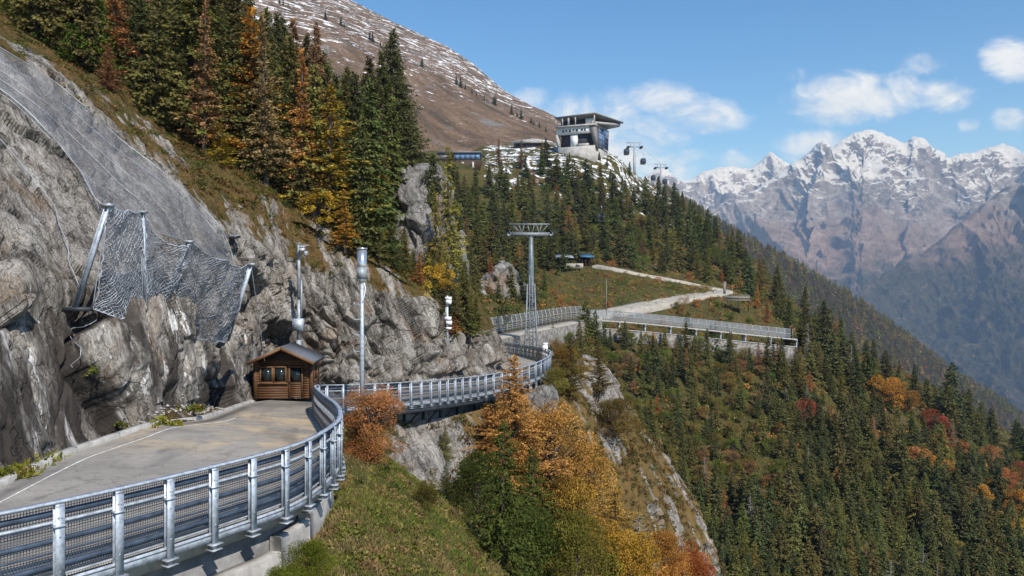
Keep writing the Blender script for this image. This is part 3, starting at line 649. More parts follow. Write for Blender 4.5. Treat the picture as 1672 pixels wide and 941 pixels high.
# ---------------------------------------------------------------- guard fences
M['fmesh'] = grid_mesh_mat('wire_mesh', (.09, .10, .115), .048, .013)
M['fmesh_far'] = grid_mesh_mat('pale_wire_mesh', (.29, .305, .325), .10, .020)
def mesh_strip(name, pts, z0, z1, m, parent, z0b=None):
    pts = np.asarray(pts, float); d = np.concatenate([[0], np.cumsum(np.linalg.norm(np.diff(pts, axis=0), axis=1))]); n_ = len(pts)
    Vt = pts + [0, 0, z0]; Vb_ = pts + [0, 0, z1]; V = np.concatenate([Vt, Vb_])
    f = np.stack([np.arange(n_ - 1), np.arange(n_ - 1) + 1, np.arange(n_ - 1) + 1 + n_, np.arange(n_ - 1) + n_], -1)
    return mesh_np(name, V - base_of(parent), [f], m, parent, False, {'ga': np.concatenate([d, d]), 'gb': np.concatenate([np.full(n_, z0), np.full(n_, z1)]) + .01})
def guard_fence(top, spacing, label, near):
    pts = along(top, spacing); fine = along(top, .35)
    base = pts[len(pts) // 2] - [0, 0, H_TOP]
    e = empty('guard_fence', tuple(base), label, 'fence', None)
    r = MB(); r.sweep(fine, [(-.07, -.045), (.05, -.045), (.05, .0), (-.07, .0)]); r.build('top_rail', M['galv'], e)
    for (zc, hh) in ((-.235, .10), (-.70, .085), (-1.13, .09)):
        r = MB(); q_ = offs(fine, -.135, zc); r.sweep(q_, [(-.03, -hh / 2), (.03, -hh / 2), (.035, 0), (.03, hh / 2), (-.03, hh / 2)]); r.build('guard_beam', M['beam'], e)
    for (zc, rr_, mk) in ((-.375, .030, 'galv'), (-.885, .020, 'beam'), (-.43, .012, 'beam')):
        r = MB(); r.tube(offs(fine, -.075, zc), rr_, 6); r.build('tube_rail', M[mk], e)
    r = MB(); r.sweep(offs(fine, -.05), [(-.012, -1.56), (.022, -1.56), (.012, -1.36), (-.012, -1.36)]); r.build('kick_plate', M['galv'], e)
    r = MB(); r.tube(offs(fine, -.11, -1.30), .022, 6); r.build('tube_rail', M['galv_dull'], e)
    mesh_strip('wire_mesh', offs(fine, -.175), -.05, -1.34, M['fmesh'], e)
    tgs = unit(np.gradient(pts, axis=0) * [1, 1, 0])
    for p, tg in zip(pts, tgs):
        n_ = np.cross(tg, [0, 0, 1.]); up = np.array([0, 0, 1.]); ax = (tg, n_, up); b_ = MB()
        b_.box(p + n_ * .055 + up * -.83, (.155, .014, 1.50), ax)                     # outer flange
        b_.box(p - n_ * .055 + up * -.80, (.13, .012, 1.52), ax)                     # inner flange
        b_.box(p + up * -.80, (.014, .098, 1.53), ax)                                # web
        b_.hexa([p + n_ * a + tg * s + up * z for (a, s, z) in ((.062, -.075, -.10), (.062, .075, -.10), (-.06, .065, -.02), (-.06, -.065, -.02), (.062, -.06, -.07), (.062, .06, -.07), (-.06, .05, .012), (-.06, -.05, .012))])
        if near:
            for (z, s) in ((-.28, .03), (-.28, -.03), (-.36, .03), (-1.2, 0), (-.6, 0)): b_.box(p + n_ * .067 + tg * s + up * z, (.026, .014, .026), ax)
            b_.box(p + n_ * .02 + up * -.425, (.20, .15, .02), ax)
        po = b_.build('post', M['galv'], e)
        b2 = MB(); b2.box(p + n_ * .02 + up * -1.585, (.27, .25, .022), ax); b2.box(p + n_ * .0 + up * -1.64, (.12, .16, .09), ax); b2.box(p + n_ * .02 + up * -1.695, (.25, .24, .02), ax)
        bp = b2.build('base_plate', M['galv_dull'], e); bp.parent = po
    return e
guard_fence(Ft[seg(0, 6.15)], 1.02, 'galvanised guard fence in front with wide steel posts, wire mesh and dark beams', True)
guard_fence(Ft[seg(6.2, 10.3)], 1.02, 'guard fence seen from its shaded road side, running back towards the wooden cabin', False)
guard_fence(Ft[seg(10.35, 16.9)], 1.08, 'long galvanised guard fence on the wall between the cabin and the bend', False)
guard_fence(Ft[seg(17, 22.6)], 1.15, 'guard fence curving round the outside of the far road bend', False)

# ---------------------------------------------------------------- wooden cabin
def wood_mat(name, col):
    m, t = mat(name); p = t.geo('Position')
    n = t.noise(t.comb(t.math('MULTIPLY', t.sep(p)[0], 2.), t.math('MULTIPLY', t.sep(p)[1], 2.), t.math('MULTIPLY', t.sep(p)[2], 26.)), 1., 5, .7, .3)
    c = t.mix(t.smooth(n, .3, .7), tuple(x * .6 for x in col), tuple(x * 1.3 for x in col))
    t.out(t.bsdf(c, .65, 0, None, .3)); return m
M['log'] = wood_mat('stained_larch', (.105, .050, .021)); M['trim'] = wood_mat('orange_trim', (.17, .083, .034)); M['log_dark'] = wood_mat('dark_stained_wood', (.045, .024, .014))
def shingle():
    m, t = mat('slate_shingle'); p = t.geo('Position')
    n = t.noise(p, 9, 4, .7); t.out(t.bsdf(t.ramp(n, [(.3, (.075, .085, .10)), (.7, (.14, .15, .17))]), .8, 0, t.bump(n, .4, .03))); return m
M['shingle'] = shingle()
def glass_mat(name, col, rough=.06):
    m, t = mat(name); t.out(t.bsdf(col, rough, 0., None, .8)); return m
M['pane'] = glass_mat('dark_window_glass', (.012, .018, .018))
cb = P(463, 651, 48.6); cbz = np.array([cb[0], cb[1], cb[2] - .03])
cabin = empty('log_cabin', tuple(cbz), 'small brown log cabin with grey gable roof beside the road', 'cabin')
cabin.rotation_euler = (0, 0, R(4))
def local(mb_list): pass
W2, DP, HW = 1.70, 2.7, 2.38
def lbuild(mb, name, m, parent):
    V = np.concatenate(mb.v); fs = []
    if mb.f4: fs.append(np.concatenate(mb.f4))
    if mb.f3: fs.append(np.concatenate(mb.f3))
    return mesh_np(name, V, fs, m, parent)
wal = MB(); ph = .148; k = 0
zz = 0.02
while zz < HW - .02:
    z0, z1 = zz, min(zz + ph - .012, HW); zc, h_ = (z0 + z1) / 2, z1 - z0
    win = .96 < zc < 2.02; dr_ = zc < 2.02
    segs = [(-W2, W2)]
    cuts = ([(-1.42, .22)] if win else []) + ([(.30, 1.18)] if dr_ else [])
    for (c0, c1) in cuts:
        ns = []
        for (s0, s1) in segs:
            if c1 <= s0 or c0 >= s1: ns.append((s0, s1)); continue
            if c0 > s0: ns.append((s0, c0))
            if c1 < s1: ns.append((c1, s1))
        segs = ns
    for (s0, s1) in segs: wal.box(((s0 + s1) / 2, .03, zc), (s1 - s0, .10 + .012 * (k % 2), h_))
    wal.box((0, DP, zc), (2 * W2, .1, h_)); wal.box((-W2 + .05, DP / 2 + .03, zc), (.1, DP - .15, h_))
    if win:
        wal.box((W2 - .05, .45, zc), (.1, .72, h_)); wal.box((W2 - .05, 2.25, zc), (.1, .78, h_))
    else: wal.box((W2 - .05, DP / 2 + .03, zc), (.1, DP - .15, h_))
    zz += ph; k += 1
wal.box((0, DP / 2, 1.1), (2 * W2 - .24, DP - .2, 2.0))  # panelled core
core = lbuild(wal, 'wall', M['log'], cabin)
for y in (.04, DP - .02):
    gbl = MB(); gbl.add([(-W2, y - .04, HW), (W2, y - .04, HW), (0, y - .04, HW + .80), (-W2, y + .04, HW), (W2, y + .04, HW), (0, y + .04, HW + .80)], [(0, 3, 4, 1), (1, 4, 5, 2), (2, 5, 3, 0)], [(0, 1, 2), (3, 5, 4)])
    lbuild(gbl, 'gable', M['log_dark'], cabin)  # dark brown gable wood; its colour also deepens the eave shade
ov, ev, rise = .85, .27, .80 / W2
for nm, m_, sgnl in (('roof', M['shingle'], None),):
    rb = MB()
    for sg_ in (-1, 1):
        e0 = np.array([sg_ * (W2 + ev), -ov, HW - ev * rise + .03]); r0 = np.array([0, -ov, HW + .80 + .03])
        e1 = e0 + [0, DP + ov + .35, 0]; r1 = r0 + [0, DP + ov + .35, 0]; th = np.array([0, 0, .07])
        rb.hexa([e0, r0, r1, e1, e0 + th, r0 + th, r1 + th, e1 + th] if sg_ < 0 else [r0, e0, e1, r1, r0 + th, e0 + th, e1 + th, r1 + th])
    roof = lbuild(rb, 'roof', M['shingle'], cabin)
for sg_ in (-1, 1):
    bb = MB(); e0 = np.array([sg_ * (W2 + ev), -ov - .03, HW - ev * rise - .03]); r0 = np.array([0, -ov - .03, HW + .80 - .03])
    bb.bar(e0, r0, .035, .17, (0, 0, 1)); lbuild(bb, 'bargeboard', M['trim'], cabin)
    bb = MB(); bb.box((sg_ * (W2 + ev - .02), DP / 2 - .12, HW - ev * rise - .01), (.04, DP + ov + .35, .10)); lbuild(bb, 'fascia', M['log_dark'], cabin)
    bb = MB(); bb.box((sg_ * (W2 - .1), -.2, HW - .12), (.12, .7, .14)); lbuild(bb, 'purlin', M['log'], cabin)
bb = MB(); bb.box((0, -.25, HW + .62), (.13, .7, .15)); lbuild(bb, 'purlin', M['log'], cabin)
def window(x0, x1, z0, z1, y, parent):
    f = MB()
    for (a, b, c, d) in ((x0, x1, z0, z0 + .07), (x0, x1, z1 - .07, z1), (x0, x0 + .07, z0 + .07, z1 - .07), (x1 - .07, x1, z0 + .07, z1 - .07)): f.box(((a + b) / 2, y - .04, (c + d) / 2), (b - a, .09, d - c))
    fr = lbuild(f, 'window', M['trim'], parent)
    g_ = MB(); g_.box(((x0 + x1) / 2, y - .01, (z0 + z1) / 2), (x1 - x0 - .14, .02, z1 - z0 - .14)); lbuild(g_, 'pane', M['pane'], fr)
    return fr
window(-1.40, -.63, .99, 2.0, -.03, cabin); window(-.60, .18, .99, 2.0, -.03, cabin)
bb = MB(); bb.box((-.6, -.09, .955), (1.72, .12, .05)); lbuild(bb, 'window_sill', M['trim'], cabin)
dm = MB(); z_ = .06
while z_ < .92: dm.box((.74, -.03, z_ + .065), (.72, .05, .125)); z_ += .137
for (a, b, c, d) in ((.31, .40, .04, 2.0), (1.08, 1.17, .04, 2.0), (.40, 1.08, .90, 1.0), (.40, 1.08, 1.92, 2.0)): dm.box(((a + b) / 2, -.05, (c + d) / 2), (b - a, .08, d - c))
door = lbuild(dm, 'door', M['log'], cabin)
g_ = MB(); g_.box((.74, -.01, 1.46), (.68, .02, .92)); lbuild(g_, 'pane', M['pane'], door)
h_ = MB(); h_.box((.36, -.11, 1.03), (.05, .04, .14)); h_.box((.42, -.13, 1.05), (.12, .025, .025)); lbuild(h_, 'handle', M['black'], door)
for sg_ in (-1, 1):
    bb = MB(); bb.box((sg_ * (W2 - .02), -.01, HW / 2), (.20, .20, HW)); lbuild(bb, 'corner_post', M['log'], cabin)
sf = MB()
for (a, b, c, d) in ((.82, 1.86, .98, 1.05), (.82, 1.86, 1.95, 2.02), (.82, .9, 1.05, 1.95), (1.78, 1.86, 1.05, 1.95)): sf.box((W2 - .01, (a + b) / 2, (c + d) / 2), (.1, b - a, d - c))
sw_ = lbuild(sf, 'window', M['trim'], cabin); g_ = MB(); g_.box((W2 - .04, 1.34, 1.5), (.02, .88, .9)); lbuild(g_, 'pane', M['pane'], sw_)

# ---------------------------------------------------------------- masts
def obj_at(name, base, label, cat, group=None): return empty(name, tuple(base), label, cat, group)
# camera mast behind the cabin
b0 = P(488, 640, 53.2); s_ = 53.2 / F
top = b0 + [0, 0, (640 - 398) * s_]
e = obj_at('camera_mast', b0, 'grey camera mast with cabinet behind the wooden cabin', 'mast')
mb = MB(); mb.tube([b0, b0 + (top - b0) * .35], .17, 10); mb.tube([b0 + (top - b0) * .35, b0 + (top - b0) * .62], .13, 10); mb.tube([b0 + (top - b0) * .62, top], .10, 10); mb.build('pole', M['galv_dull'], e)
mb = MB(); mb.box(b0 + [.02, -.2, (640 - 530) * s_], (.72, .34, .82)); bx = mb.build('cabinet', M['galv_dull'], e)
mb = MB(); mb.box(b0 + [.02, -.375, (640 - 530) * s_], (.66, .012, .76)); mb.build('cabinet_door', M['galv'], bx)
mb = MB(); mb.tube([b0 + [.20, -.1, (640 - 518) * s_], b0 + [.20, -.1, (640 - 458) * s_]], .06, 6); mb.build('conduit', M['galv_dull'], e)
mb = MB(); mb.box(top + [.35, -.05, -.12], (.65, .08, .07)); mb.box(top + [.0, 0, .02], (.34, .3, .05)); mb.build('arm', M['galv_dull'], e)
mb = MB(); mb.box(top + [.32, -.35, -.38], (.26, .62, .25)); mb.box(top + [.32, -.40, -.22], (.34, .75, .035)); mb.build('camera', M['white'], e)
mb = MB(); mb.tube([top + [.48, -.1, -.5], top + [.48, -.1, -.72], top + [.48, -.1, -.86]], [.16, .16, .06], 10); mb.build('camera', M['galv_dull'], e)
# gauge mast outside the fence
b0 = P(591, 700, 43.6); s_ = 43.6 / F; zt = lambda y: b0 + [0, 0, (700 - y) * s_]
e = obj_at('gauge_mast', b0, 'tall slim mast carrying a shiny cylindrical precipitation gauge', 'mast')
mb = MB(); mb.tube([zt(700), zt(560), zt(455)], [.125, .12, .10], 10); mb.build('pole', M['galv'], e)
mb = MB(); mb.tube([zt(454.5), zt(408.5)], .265, 24); mb.tube([zt(408), zt(405)], .29, 24); mb.tube([zt(462), zt(454.6)], [.13, .24], 16); gauge = mb.build('gauge', plain('polished_steel', (.55, .58, .61), .28, .8, .15, 3), e)
mb = MB(); mb.tube([zt(455.2), zt(437)], [.275, .275], 20); mb.build('gauge_base', M['galv_dull'], gauge)
mb = MB(); mb.tube([zt(431), zt(430)], [.28, .28], 20); mb.build('gauge_band', M['galv'], gauge)
mb = MB(); mb.tube([zt(461) + [.1, 0, 0], zt(470) + [.2, -.05, 0], zt(485) + [.13, -.1, 0], zt(495) + [.05, -.1, 0]], .03, 6); mb.build('cable', M['white'], e)
for y in (497, 522, 547, 574, 600, 626):
    mb = MB(); mb.tube([zt(y) + [.05, 0, 0], zt(y) + [-.42, 0, 0], zt(y) + [-.45, 0, .12]], .022, 5); mb.build('rung', M['galv'], e)
# instrument pole on the rock
b0 = P(730.5, 574, 63.2); s_ = 63.2 / F; zt = lambda y, dx=0.: b0 + [dx * s_, 0, (574 - y) * s_]
e = obj_at('instrument_pole', b0 - [0, 0, .4], 'short instrument pole with white boxes standing on the dark rock', 'mast')
mb = MB(); mb.tube([zt(584), zt(483)], .085, 8); mb.build('pole', M['galv'], e)
for (y, dx, sz_) in ((487, 2, (.5, .4, .2)), (493, 2.5, (.42, .35, .36)), (520, 1.5, (.5, .4, .26)), (527, 3, (.45, .4, .3)), (536, 2.5, (.42, .36, .16))):
    mb = MB(); mb.box(zt(y, dx) + [0, -.12, 0], sz_); mb.build('instrument_box', M['white'], e)
mb = MB(); mb.box(zt(512, -2) + [0, -.1, 0], (.12, .12, 1.0)); mb.build('antenna', M['galv_dull'], e)
# floodlight on the rock edge
b0 = A.at(388, 398); e = obj_at('floodlight', b0, 'small floodlight on a short post at the edge of the rock', 'lamp')
mb = MB(); mb.tube([b0 - [0, 0, .4], b0 + [0, -.1, .45]], .05, 6); mb.build('post', M['dark_steel'], e)
mb = MB(); h0 = b0 + [.1, -.2, .55]; mb.hexa([h0 + v for v in [(-.35, -.2, -.12), (.25, -.2, -.02), (.25, .2, -.02), (-.35, .2, -.12), (-.3, -.2, .06), (.3, -.2, .12), (.3, .2, .12), (-.3, .2, .06)]]); mb.build('lamp_head', M['black'], e)
mb = MB(); mb.hexa([h0 + v for v in [(-.34, -.22, .065), (.34, -.22, .125), (.34, .22, .125), (-.34, .22, .065), (-.33, -.2, .09), (.33, -.2, .15), (.33, .2, .15), (-.33, .2, .09)]]); mb.build('visor', M['galv'], e)
# white bollard at the bend
b0 = P(890, 588, 78); e = obj_at('marker_post', b0 - [0, 0, 1], 'white cylindrical marker post behind the fence at the bend', 'post')
mb = MB(); mb.tube([b0 - [0, 0, 1.], b0 + [0, 0, 1.55]], .26, 12); mb.build('post_body', M['white'], e)
mb = MB(); mb.tube([b0 + [0, 0, 1.56], b0 + [0, 0, 1.68]], .30, 12); mb.build('cap', M['white'], e)

# ---------------------------------------------------------------- rockfall netting
wire_m = plain('galvanised_wire', (.40, .43, .48), .5, .35, .2, 4)
cable_m = plain('steel_cable', (.46, .48, .52), .5, .4, .15, 4)
def rockpt(px, py, off): 
    p = A.at(px, py); return p + unit(-p) * off * .6 + np.array([.0, -.2, .8]) * off * .5
upper = [(-120, 10), (-60, 48), (0, 84), (55, 116), (105, 150), (150, 190), (195, 232), (250, 272), (305, 316), (345, 356), (372, 392), (387, 432)]
lower = [(-120, 90), (-60, 120), (0, 152), (40, 182), (80, 222), (112, 262), (143, 300), (162, 338), (215, 372), (270, 392), (320, 405), (372, 440)]
U, L_ = cr(np.array(upper, float), 90), cr(np.array(lower, float), 90)
nv = 30
Vn = np.zeros((nv, 90, 3))
for j in range(nv):
    for i in range(90):
        p2 = U[i] * (1 - j / (nv - 1)) + L_[i] * j / (nv - 1); Vn[j, i] = A.at(p2[0], p2[1], 4)
for it in range(14):
    K = Vn.copy(); K[1:-1] = (Vn[:-2] + Vn[2:] + 2 * Vn[1:-1]) / 4; K[:, 1:-1] = (K[:, :-2] + K[:, 2:] + 2 * K[:, 1:-1]) / 4; Vn = K
Vn = Vn + unit(-Vn) * .75 + np.array([0, -.1, .28])
e = empty('rockfall_netting', tuple(Vn[nv // 2, 45]), 'large grey steel net draped over the upper rock face', 'safety net')
idx = np.arange(nv * 90).reshape(nv, 90); f = np.stack([idx[:-1, :-1], idx[:-1, 1:], idx[1:, 1:], idx[1:, :-1]], -1).reshape(-1, 4)
ga = np.concatenate([[0], np.cumsum(np.linalg.norm(np.diff(Vn[nv // 2], axis=0), axis=1))])[None].repeat(nv, 0)
gb = np.linspace(0, 8, nv)[:, None].repeat(90, 1)
M['drape'] = grid_mesh_mat('draped_net', (.36, .375, .40), .15, .022)
mesh_np('net', Vn.reshape(-1, 3) - base_of(e), [f], M['drape'], e, True, {'ga': ga + gb, 'gb': ga - gb})
def cablepath(pts, off=.6, r=.03):
    c = cr(np.array(pts, float), 60); V = np.array([rockpt(x, y, off) for x, y in c])
    for it in range(6): V[1:-1] = (V[:-2] + V[2:] + 2 * V[1:-1]) / 4
    mb = MB(); mb.tube(V, r, 5); return mb
mb = MB(); mb.tube(Vn[0] + [0, -.05, .05], .020, 5); mb.build('edge_cable', cable_m, e)
for j in (7, 13, 20):
    mb = MB(); jj = np.clip(np.round(j + 3 * np.sin(np.arange(90) * .06 + j)), 0, nv - 1).astype(int); Z = Vn[jj, np.arange(90)] + [0, -.06, .06]
    for it in range(8): Z[1:-1] = (Z[:-2] + Z[2:] + 2 * Z[1:-1]) / 4
    mb.tube(Z, .011, 5); mb.build('seam_cable', cable_m, e)
mb = MB(); mb.tube(Vn[-1] + [0, -.05, .05], .020, 5); mb.build('edge_cable', cable_m, e)
for k, pts in enumerate(([(0, 225), (40, 270), (70, 318), (95, 360), (112, 420), (130, 460), (148, 500)], [(150, 520), (125, 545), (122, 580), (124, 612)], [(-40, 130), (20, 165), (80, 222), (130, 275), (156, 315), (166, 345)])):
    o = cablepath(pts, .5, .013).build('steel_cable', cable_m)
    tag(o, ['loose grey cable running down the pale rock to the tallest net post', 'short cable hanging below the post foot down the dark rock', 'double bright cable along the lower rim of the draped net'][k], 'cable')
# catch fence: four leaning posts with sagging ring nets
posts = [((123, 503), (176, 337), 30.2, 29.6), ((238, 512), (232, 348), 32.6, 32.0), ((266, 512), (308, 396), 35.6, 34.6), ((372, 556), (410, 433), 42.0, 41.0)]
cf = empty('catch_fence', tuple(P(250, 520, 35)), 'rockfall catch fence of sagging wire nets between leaning steel posts', 'safety net')
PB, PT = [], []
for (b2, t2, db, dt) in posts:
    pb, pt = P(*b2, db), P(*t2, dt); PB.append(pb); PT.append(pt)
    mb = MB(); d_ = unit(pt - pb); sx = unit(np.cross(d_, [0, 1., 0]))
    mb.bar(pb + sx * .075, pt + sx * .075, .025, .15, (0, 1, 0)); mb.bar(pb - sx * .075, pt - sx * .075, .025, .15, (0, 1, 0)); mb.bar(pb, pt, .125, .025, (0, 1, 0))
    po = mb.build('post', M['galv'], cf)
    mb = MB(); mb.box(pt + d_ * .04, (.36, .30, .09)); mb.build('post_head', M['galv_dull'], cf)
mb = MB(); mb.box(PB[0] + [.0, .1, -.05], (1.2, .6, .16)); mb.box(PB[0] + [-.45, .2, .02], (.9, .3, .08)); mb.build('foot_plate', M['dark_steel'], cf)
def netpanel(tl, tr, bl, br, sag_t, sag_b, belly, nu, nvv, seed, side=(0., -1., 0.)):
    r_ = np.random.default_rng(seed); U_, V_ = np.meshgrid(np.linspace(0, 1, nu), np.linspace(0, 1, nvv))
    tl, tr, bl, br = map(lambda a: np.asarray(a, float), (tl, tr, bl, br))
    top_ = tl + (tr - tl) * U_[..., None]; bot = bl + (br - bl) * U_[..., None]
    top_[..., 2] -= sag_t * 4 * U_ * (1 - U_); bot[..., 2] -= sag_b * 4 * U_ * (1 - U_)
    X = top_ * (1 - V_[..., None]) + bot * V_[..., None]
    X += np.asarray(side) * (belly * np.sin(math.pi * V_) ** .8 * np.sin(math.pi * U_) ** .6)[..., None]
    q_ = X.reshape(-1, 3) * .9; X += (np.stack([fbm(q_, 3, seed), fbm(q_, 3, seed + 5), fbm(q_, 3, seed + 9)], 1) * .28).reshape(X.shape)
    X += r_.normal(0, .015, X.shape)
    return X
def diamonds(X, r, mb):
    nvv, nu = X.shape[:2]
    for s_ in (1, -1):
        for st in range(-nvv, nu, 2):
            pts = [(i, st + i if s_ > 0 else nu - 1 - (st + i)) for i in range(nvv)]
            run = []
            for (i, j) in pts + [(-1, -1)]:
                if i >= 0 and 0 <= j < nu: run.append(X[i, j])
                else:
                    if len(run) > 1: mb.tube(np.array(run), r, 3, False)
                    run = []
panels = [(PT[0], PT[1], P(157, 512, 30.0), P(240, 507, 32.6), .18, .25, -.55, 34, 48, 5), (PT[1], PT[2], P(240, 507, 32.6), P(268, 520, 35.0), .55, .1, .15, 26, 44, 15), (PT[2], PT[3], P(268, 520, 35.0), P(368, 557, 41.6), .35, .25, .45, 52, 50, 25)]
for (a, b, c, d, st_, sb, be, nu_, nv_, sd) in panels:
    X = netpanel(a, b, c, d, st_, sb, be, nu_, nv_, sd); mb = MB(); diamonds(X, .017, mb); mb.build('net_panel', wire_m, cf)
    mb = MB(); mb.tube(X[0], .03, 5); mb.tube(X[-1], .03, 5); mb.tube(X[:, 0], .022, 5); mb.tube(X[:, -1], .022, 5); mb.build('border_cable', cable_m, cf)
    M['drape2'] = M.get('drape2') or grid_mesh_mat('backing_net', (.16, .175, .20), .085, .016); fn = netpanel(a, b, c, d, st_, sb, be + .12, 24, 24, sd); i2 = np.arange(576).reshape(24, 24); f2 = np.stack([i2[:-1, :-1], i2[:-1, 1:], i2[1:, 1:], i2[1:, :-1]], -1).reshape(-1, 4)
    g1, g2_ = np.meshgrid(np.linspace(0, 5, 24), np.linspace(0, 5, 24)); mesh_np('backing_mesh', fn.reshape(-1, 3) - base_of(cf), [f2], M['drape2'], cf, True, {'ga': g1, 'gb': g2_})
for (a, b) in (((176, 337, 29.6), (150, 512, 30.5)), ((410, 433, 41), (432, 590, 46)), ((232, 348, 32), (160, 340, 36))):
    mb = MB(); mb.tube(np.linspace(P(*a), P(*b), 8), .022, 5); mb.build('guy_cable', cable_m, cf)
#=====PART3=====
# ---------------------------------------------------------------- lift station, huts, gondola line, footbridge
def yawed(name, loc, yaw, label, cat, group=None):
    e = empty(name, tuple(loc), label, cat, group); e.rotation_euler = (0, 0, R(yaw)); return e
M['st_conc'] = plain('station_concrete', (.36, .345, .325), .9, 0, .2, .8)
M['st_white'] = plain('pale_panel', (.62, .63, .62), .7, 0, .12, .6)
M['st_dark'] = plain('dark_recess', (.03, .032, .036), .7, 0, .3, .6)
M['st_roof'] = plain('roof_edge_metal', (.17, .16, .155), .6, .2, .2, 1)
def sky_glass():
    m, t = mat('sky_reflection_glazing'); t.out(t.bsdf((.16, .27, .46), .04, .35, None, .8)); return m  # blue of the reflected sky is put into the glass base colour
M['skyglass'] = sky_glass()
sb = P(937, 259, 330); st = yawed('lift_station', sb, 0, 'concrete cable car station with overhanging roof on the hilltop', 'station')
st.rotation_euler = (0, 0, R(-24))
u_ = 330 / F
x0, x1 = -7.6, 9.2; DPT = 17.
def hx(mb, x0, x1, y0, y1, z0, z1): mb.box(((x0 + x1) / 2, (y0 + y1) / 2, (z0 + z1) / 2), (x1 - x0, y1 - y0, z1 - z0))
mb = MB(); hx(mb, x0 + .8, x1 + .2, -.6, DPT, -3.5, 4.8); lbuild(mb, 'base_wall', M['st_conc'], st)
mb = MB(); hx(mb, x0 + 1.6, x1 - 1.6, 1.2, DPT - .4, 4.8, 10.2); hall = lbuild(mb, 'hall', M['st_dark'], st)
mb = MB(); hx(mb, x0, x1 - .4, -.2, DPT - .2, 10.2, 13.0); lbuild(mb, 'upper_wall', M['st_white'], st)
for i, xx in enumerate((-4.6, -3.2, -1.6, .0, 1.4, 3.6, 4.9)):
    mb = MB(); mb.box((xx, -.24, 11.55 + .1 * (i % 2)), (.95 - .25 * (i % 3 == 0), .12, .95 - .2 * (i % 2))); lbuild(mb, 'small_window', M['st_dark'], st)
mb = MB(); mb.hexa([(x0 + .2, -.3, 4.8), (x0 + 1.7, -.3, 4.8), (x0 + 1.7, 2, 4.8), (x0 + .2, 2, 4.8), (x0 - .4, -.3, 10.2), (x0 + .5, -.3, 10.2), (x0 + .5, 2, 10.2), (x0 - .4, 2, 10.2)]); lbuild(mb, 'slanted_pier', M['st_conc'], st)
mb = MB(); mb.hexa([(x1 - .2, -.5, 3.8), (x1 + 1.2, -.5, 3.8), (x1 + 1.2, 3, 3.8), (x1 - .2, 3, 3.8), (x1 - 2.4, -.5, 13.2), (x1 + .1, -.5, 13.2), (x1 + .1, 3, 13.2), (x1 - 2.4, 3, 13.2)]); lbuild(mb, 'slanted_pier', M['st_roof'], st)
mb = MB(); hx(mb, -1.6, 1.4, .3, 1.3, 4.8, 9.9); lbuild(mb, 'door_tower', M['st_white'], st)
mb = MB(); hx(mb, 1.4, 6.4, -.4, 1., 4.8, 5.9); lbuild(mb, 'parapet', M['st_conc'], st)
mb = MB(); hx(mb, x0 - .3, x1 + .6, -1.0, DPT, 13.0, 13.7); lbuild(mb, 'ledge', M['st_conc'], st)
mb = MB(); mb.hexa([(x0 - .3, -1.2, 17.0), (x1 + .4, -1.2, 17.5), (x1 + 7.6, DPT - 2, 15.9), (x0 - .3, DPT, 16.8), (x0 - .3, -1.2, 17.5), (x1 + .4, -1.2, 18.1), (x1 + 7.7, DPT - 2, 16.5), (x0 - .3, DPT, 17.3)]); lbuild(mb, 'roof', M['st_roof'], st)
mb = MB(); mb.hexa([(x1 - .3, -.9, 13.7), (x1 + .2, -.9, 13.7), (x1 + 6.2, DPT - 2.5, 14.5), (x1 - .3, DPT - 2.5, 13.7), (x1 - .3, -.9, 14.4), (x1 + .3, -.9, 14.4), (x1 + 6.5, DPT - 2.3, 15.85), (x1 - .3, DPT - 2.5, 15.8)]); lbuild(mb, 'canopy', M['st_conc'], st)
for xx in (x0 - .1, x0 + 2.8, x0 + 5.6, x0 + 8.5, x1 - .1):
    mb = MB(); hx(mb, xx - .22 - (.3 if abs(xx - x0 - 5.6) < .1 else 0), xx + .22, -.9, -.4, 13.7, 17.3); lbuild(mb, 'roof_column', M['st_conc'], st)
mb = MB(); hx(mb, x0 + .6, x1 - 3.5, 3.5, 4., 13.7, 16.6); lbuild(mb, 'roof_screen', M['st_dark'], st)
mb = MB(); hx(mb, x1 - 4.5, x1 - .8, 1.0, 1.2, 14.2, 16.3); lbuild(mb, 'banner', plain('pale_banner', (.62, .60, .57), .8, 0, .15, .8), st)
gl = MB(); gl.hexa([(x1 + .25, 3.2, 4.9), (x1 + .45, 3.2, 4.9), (x1 + .65, DPT - 1.2, 4.9), (x1 + .45, DPT - 1.2, 4.9), (x1 + .25, 3.2, 13.0), (x1 + .45, 3.2, 13.0), (x1 + .65, DPT - 1.2, 13.0), (x1 + .45, DPT - 1.2, 13.0)]); gz = lbuild(gl, 'glazing', M['skyglass'], st)
for (ya, za, yb, zb) in ((3.2, 11.2, DPT - 1.2, 10.9), (3.2, 5.0, DPT - 1.2, 5.0), (3.2, 8.3, DPT - 1.2, 8.1), (8.5, 4.9, 8.5, 13), (DPT - 1.2, 4.9, DPT - 1.2, 13), (3.2, 4.9, 3.2, 13)):
    mb = MB(); mb.bar((x1 + .62, ya, za), (x1 + .82 if yb > 10 else x1 + .66, yb, zb), .18, .22); lbuild(mb, 'mullion', M['st_roof'], gz)

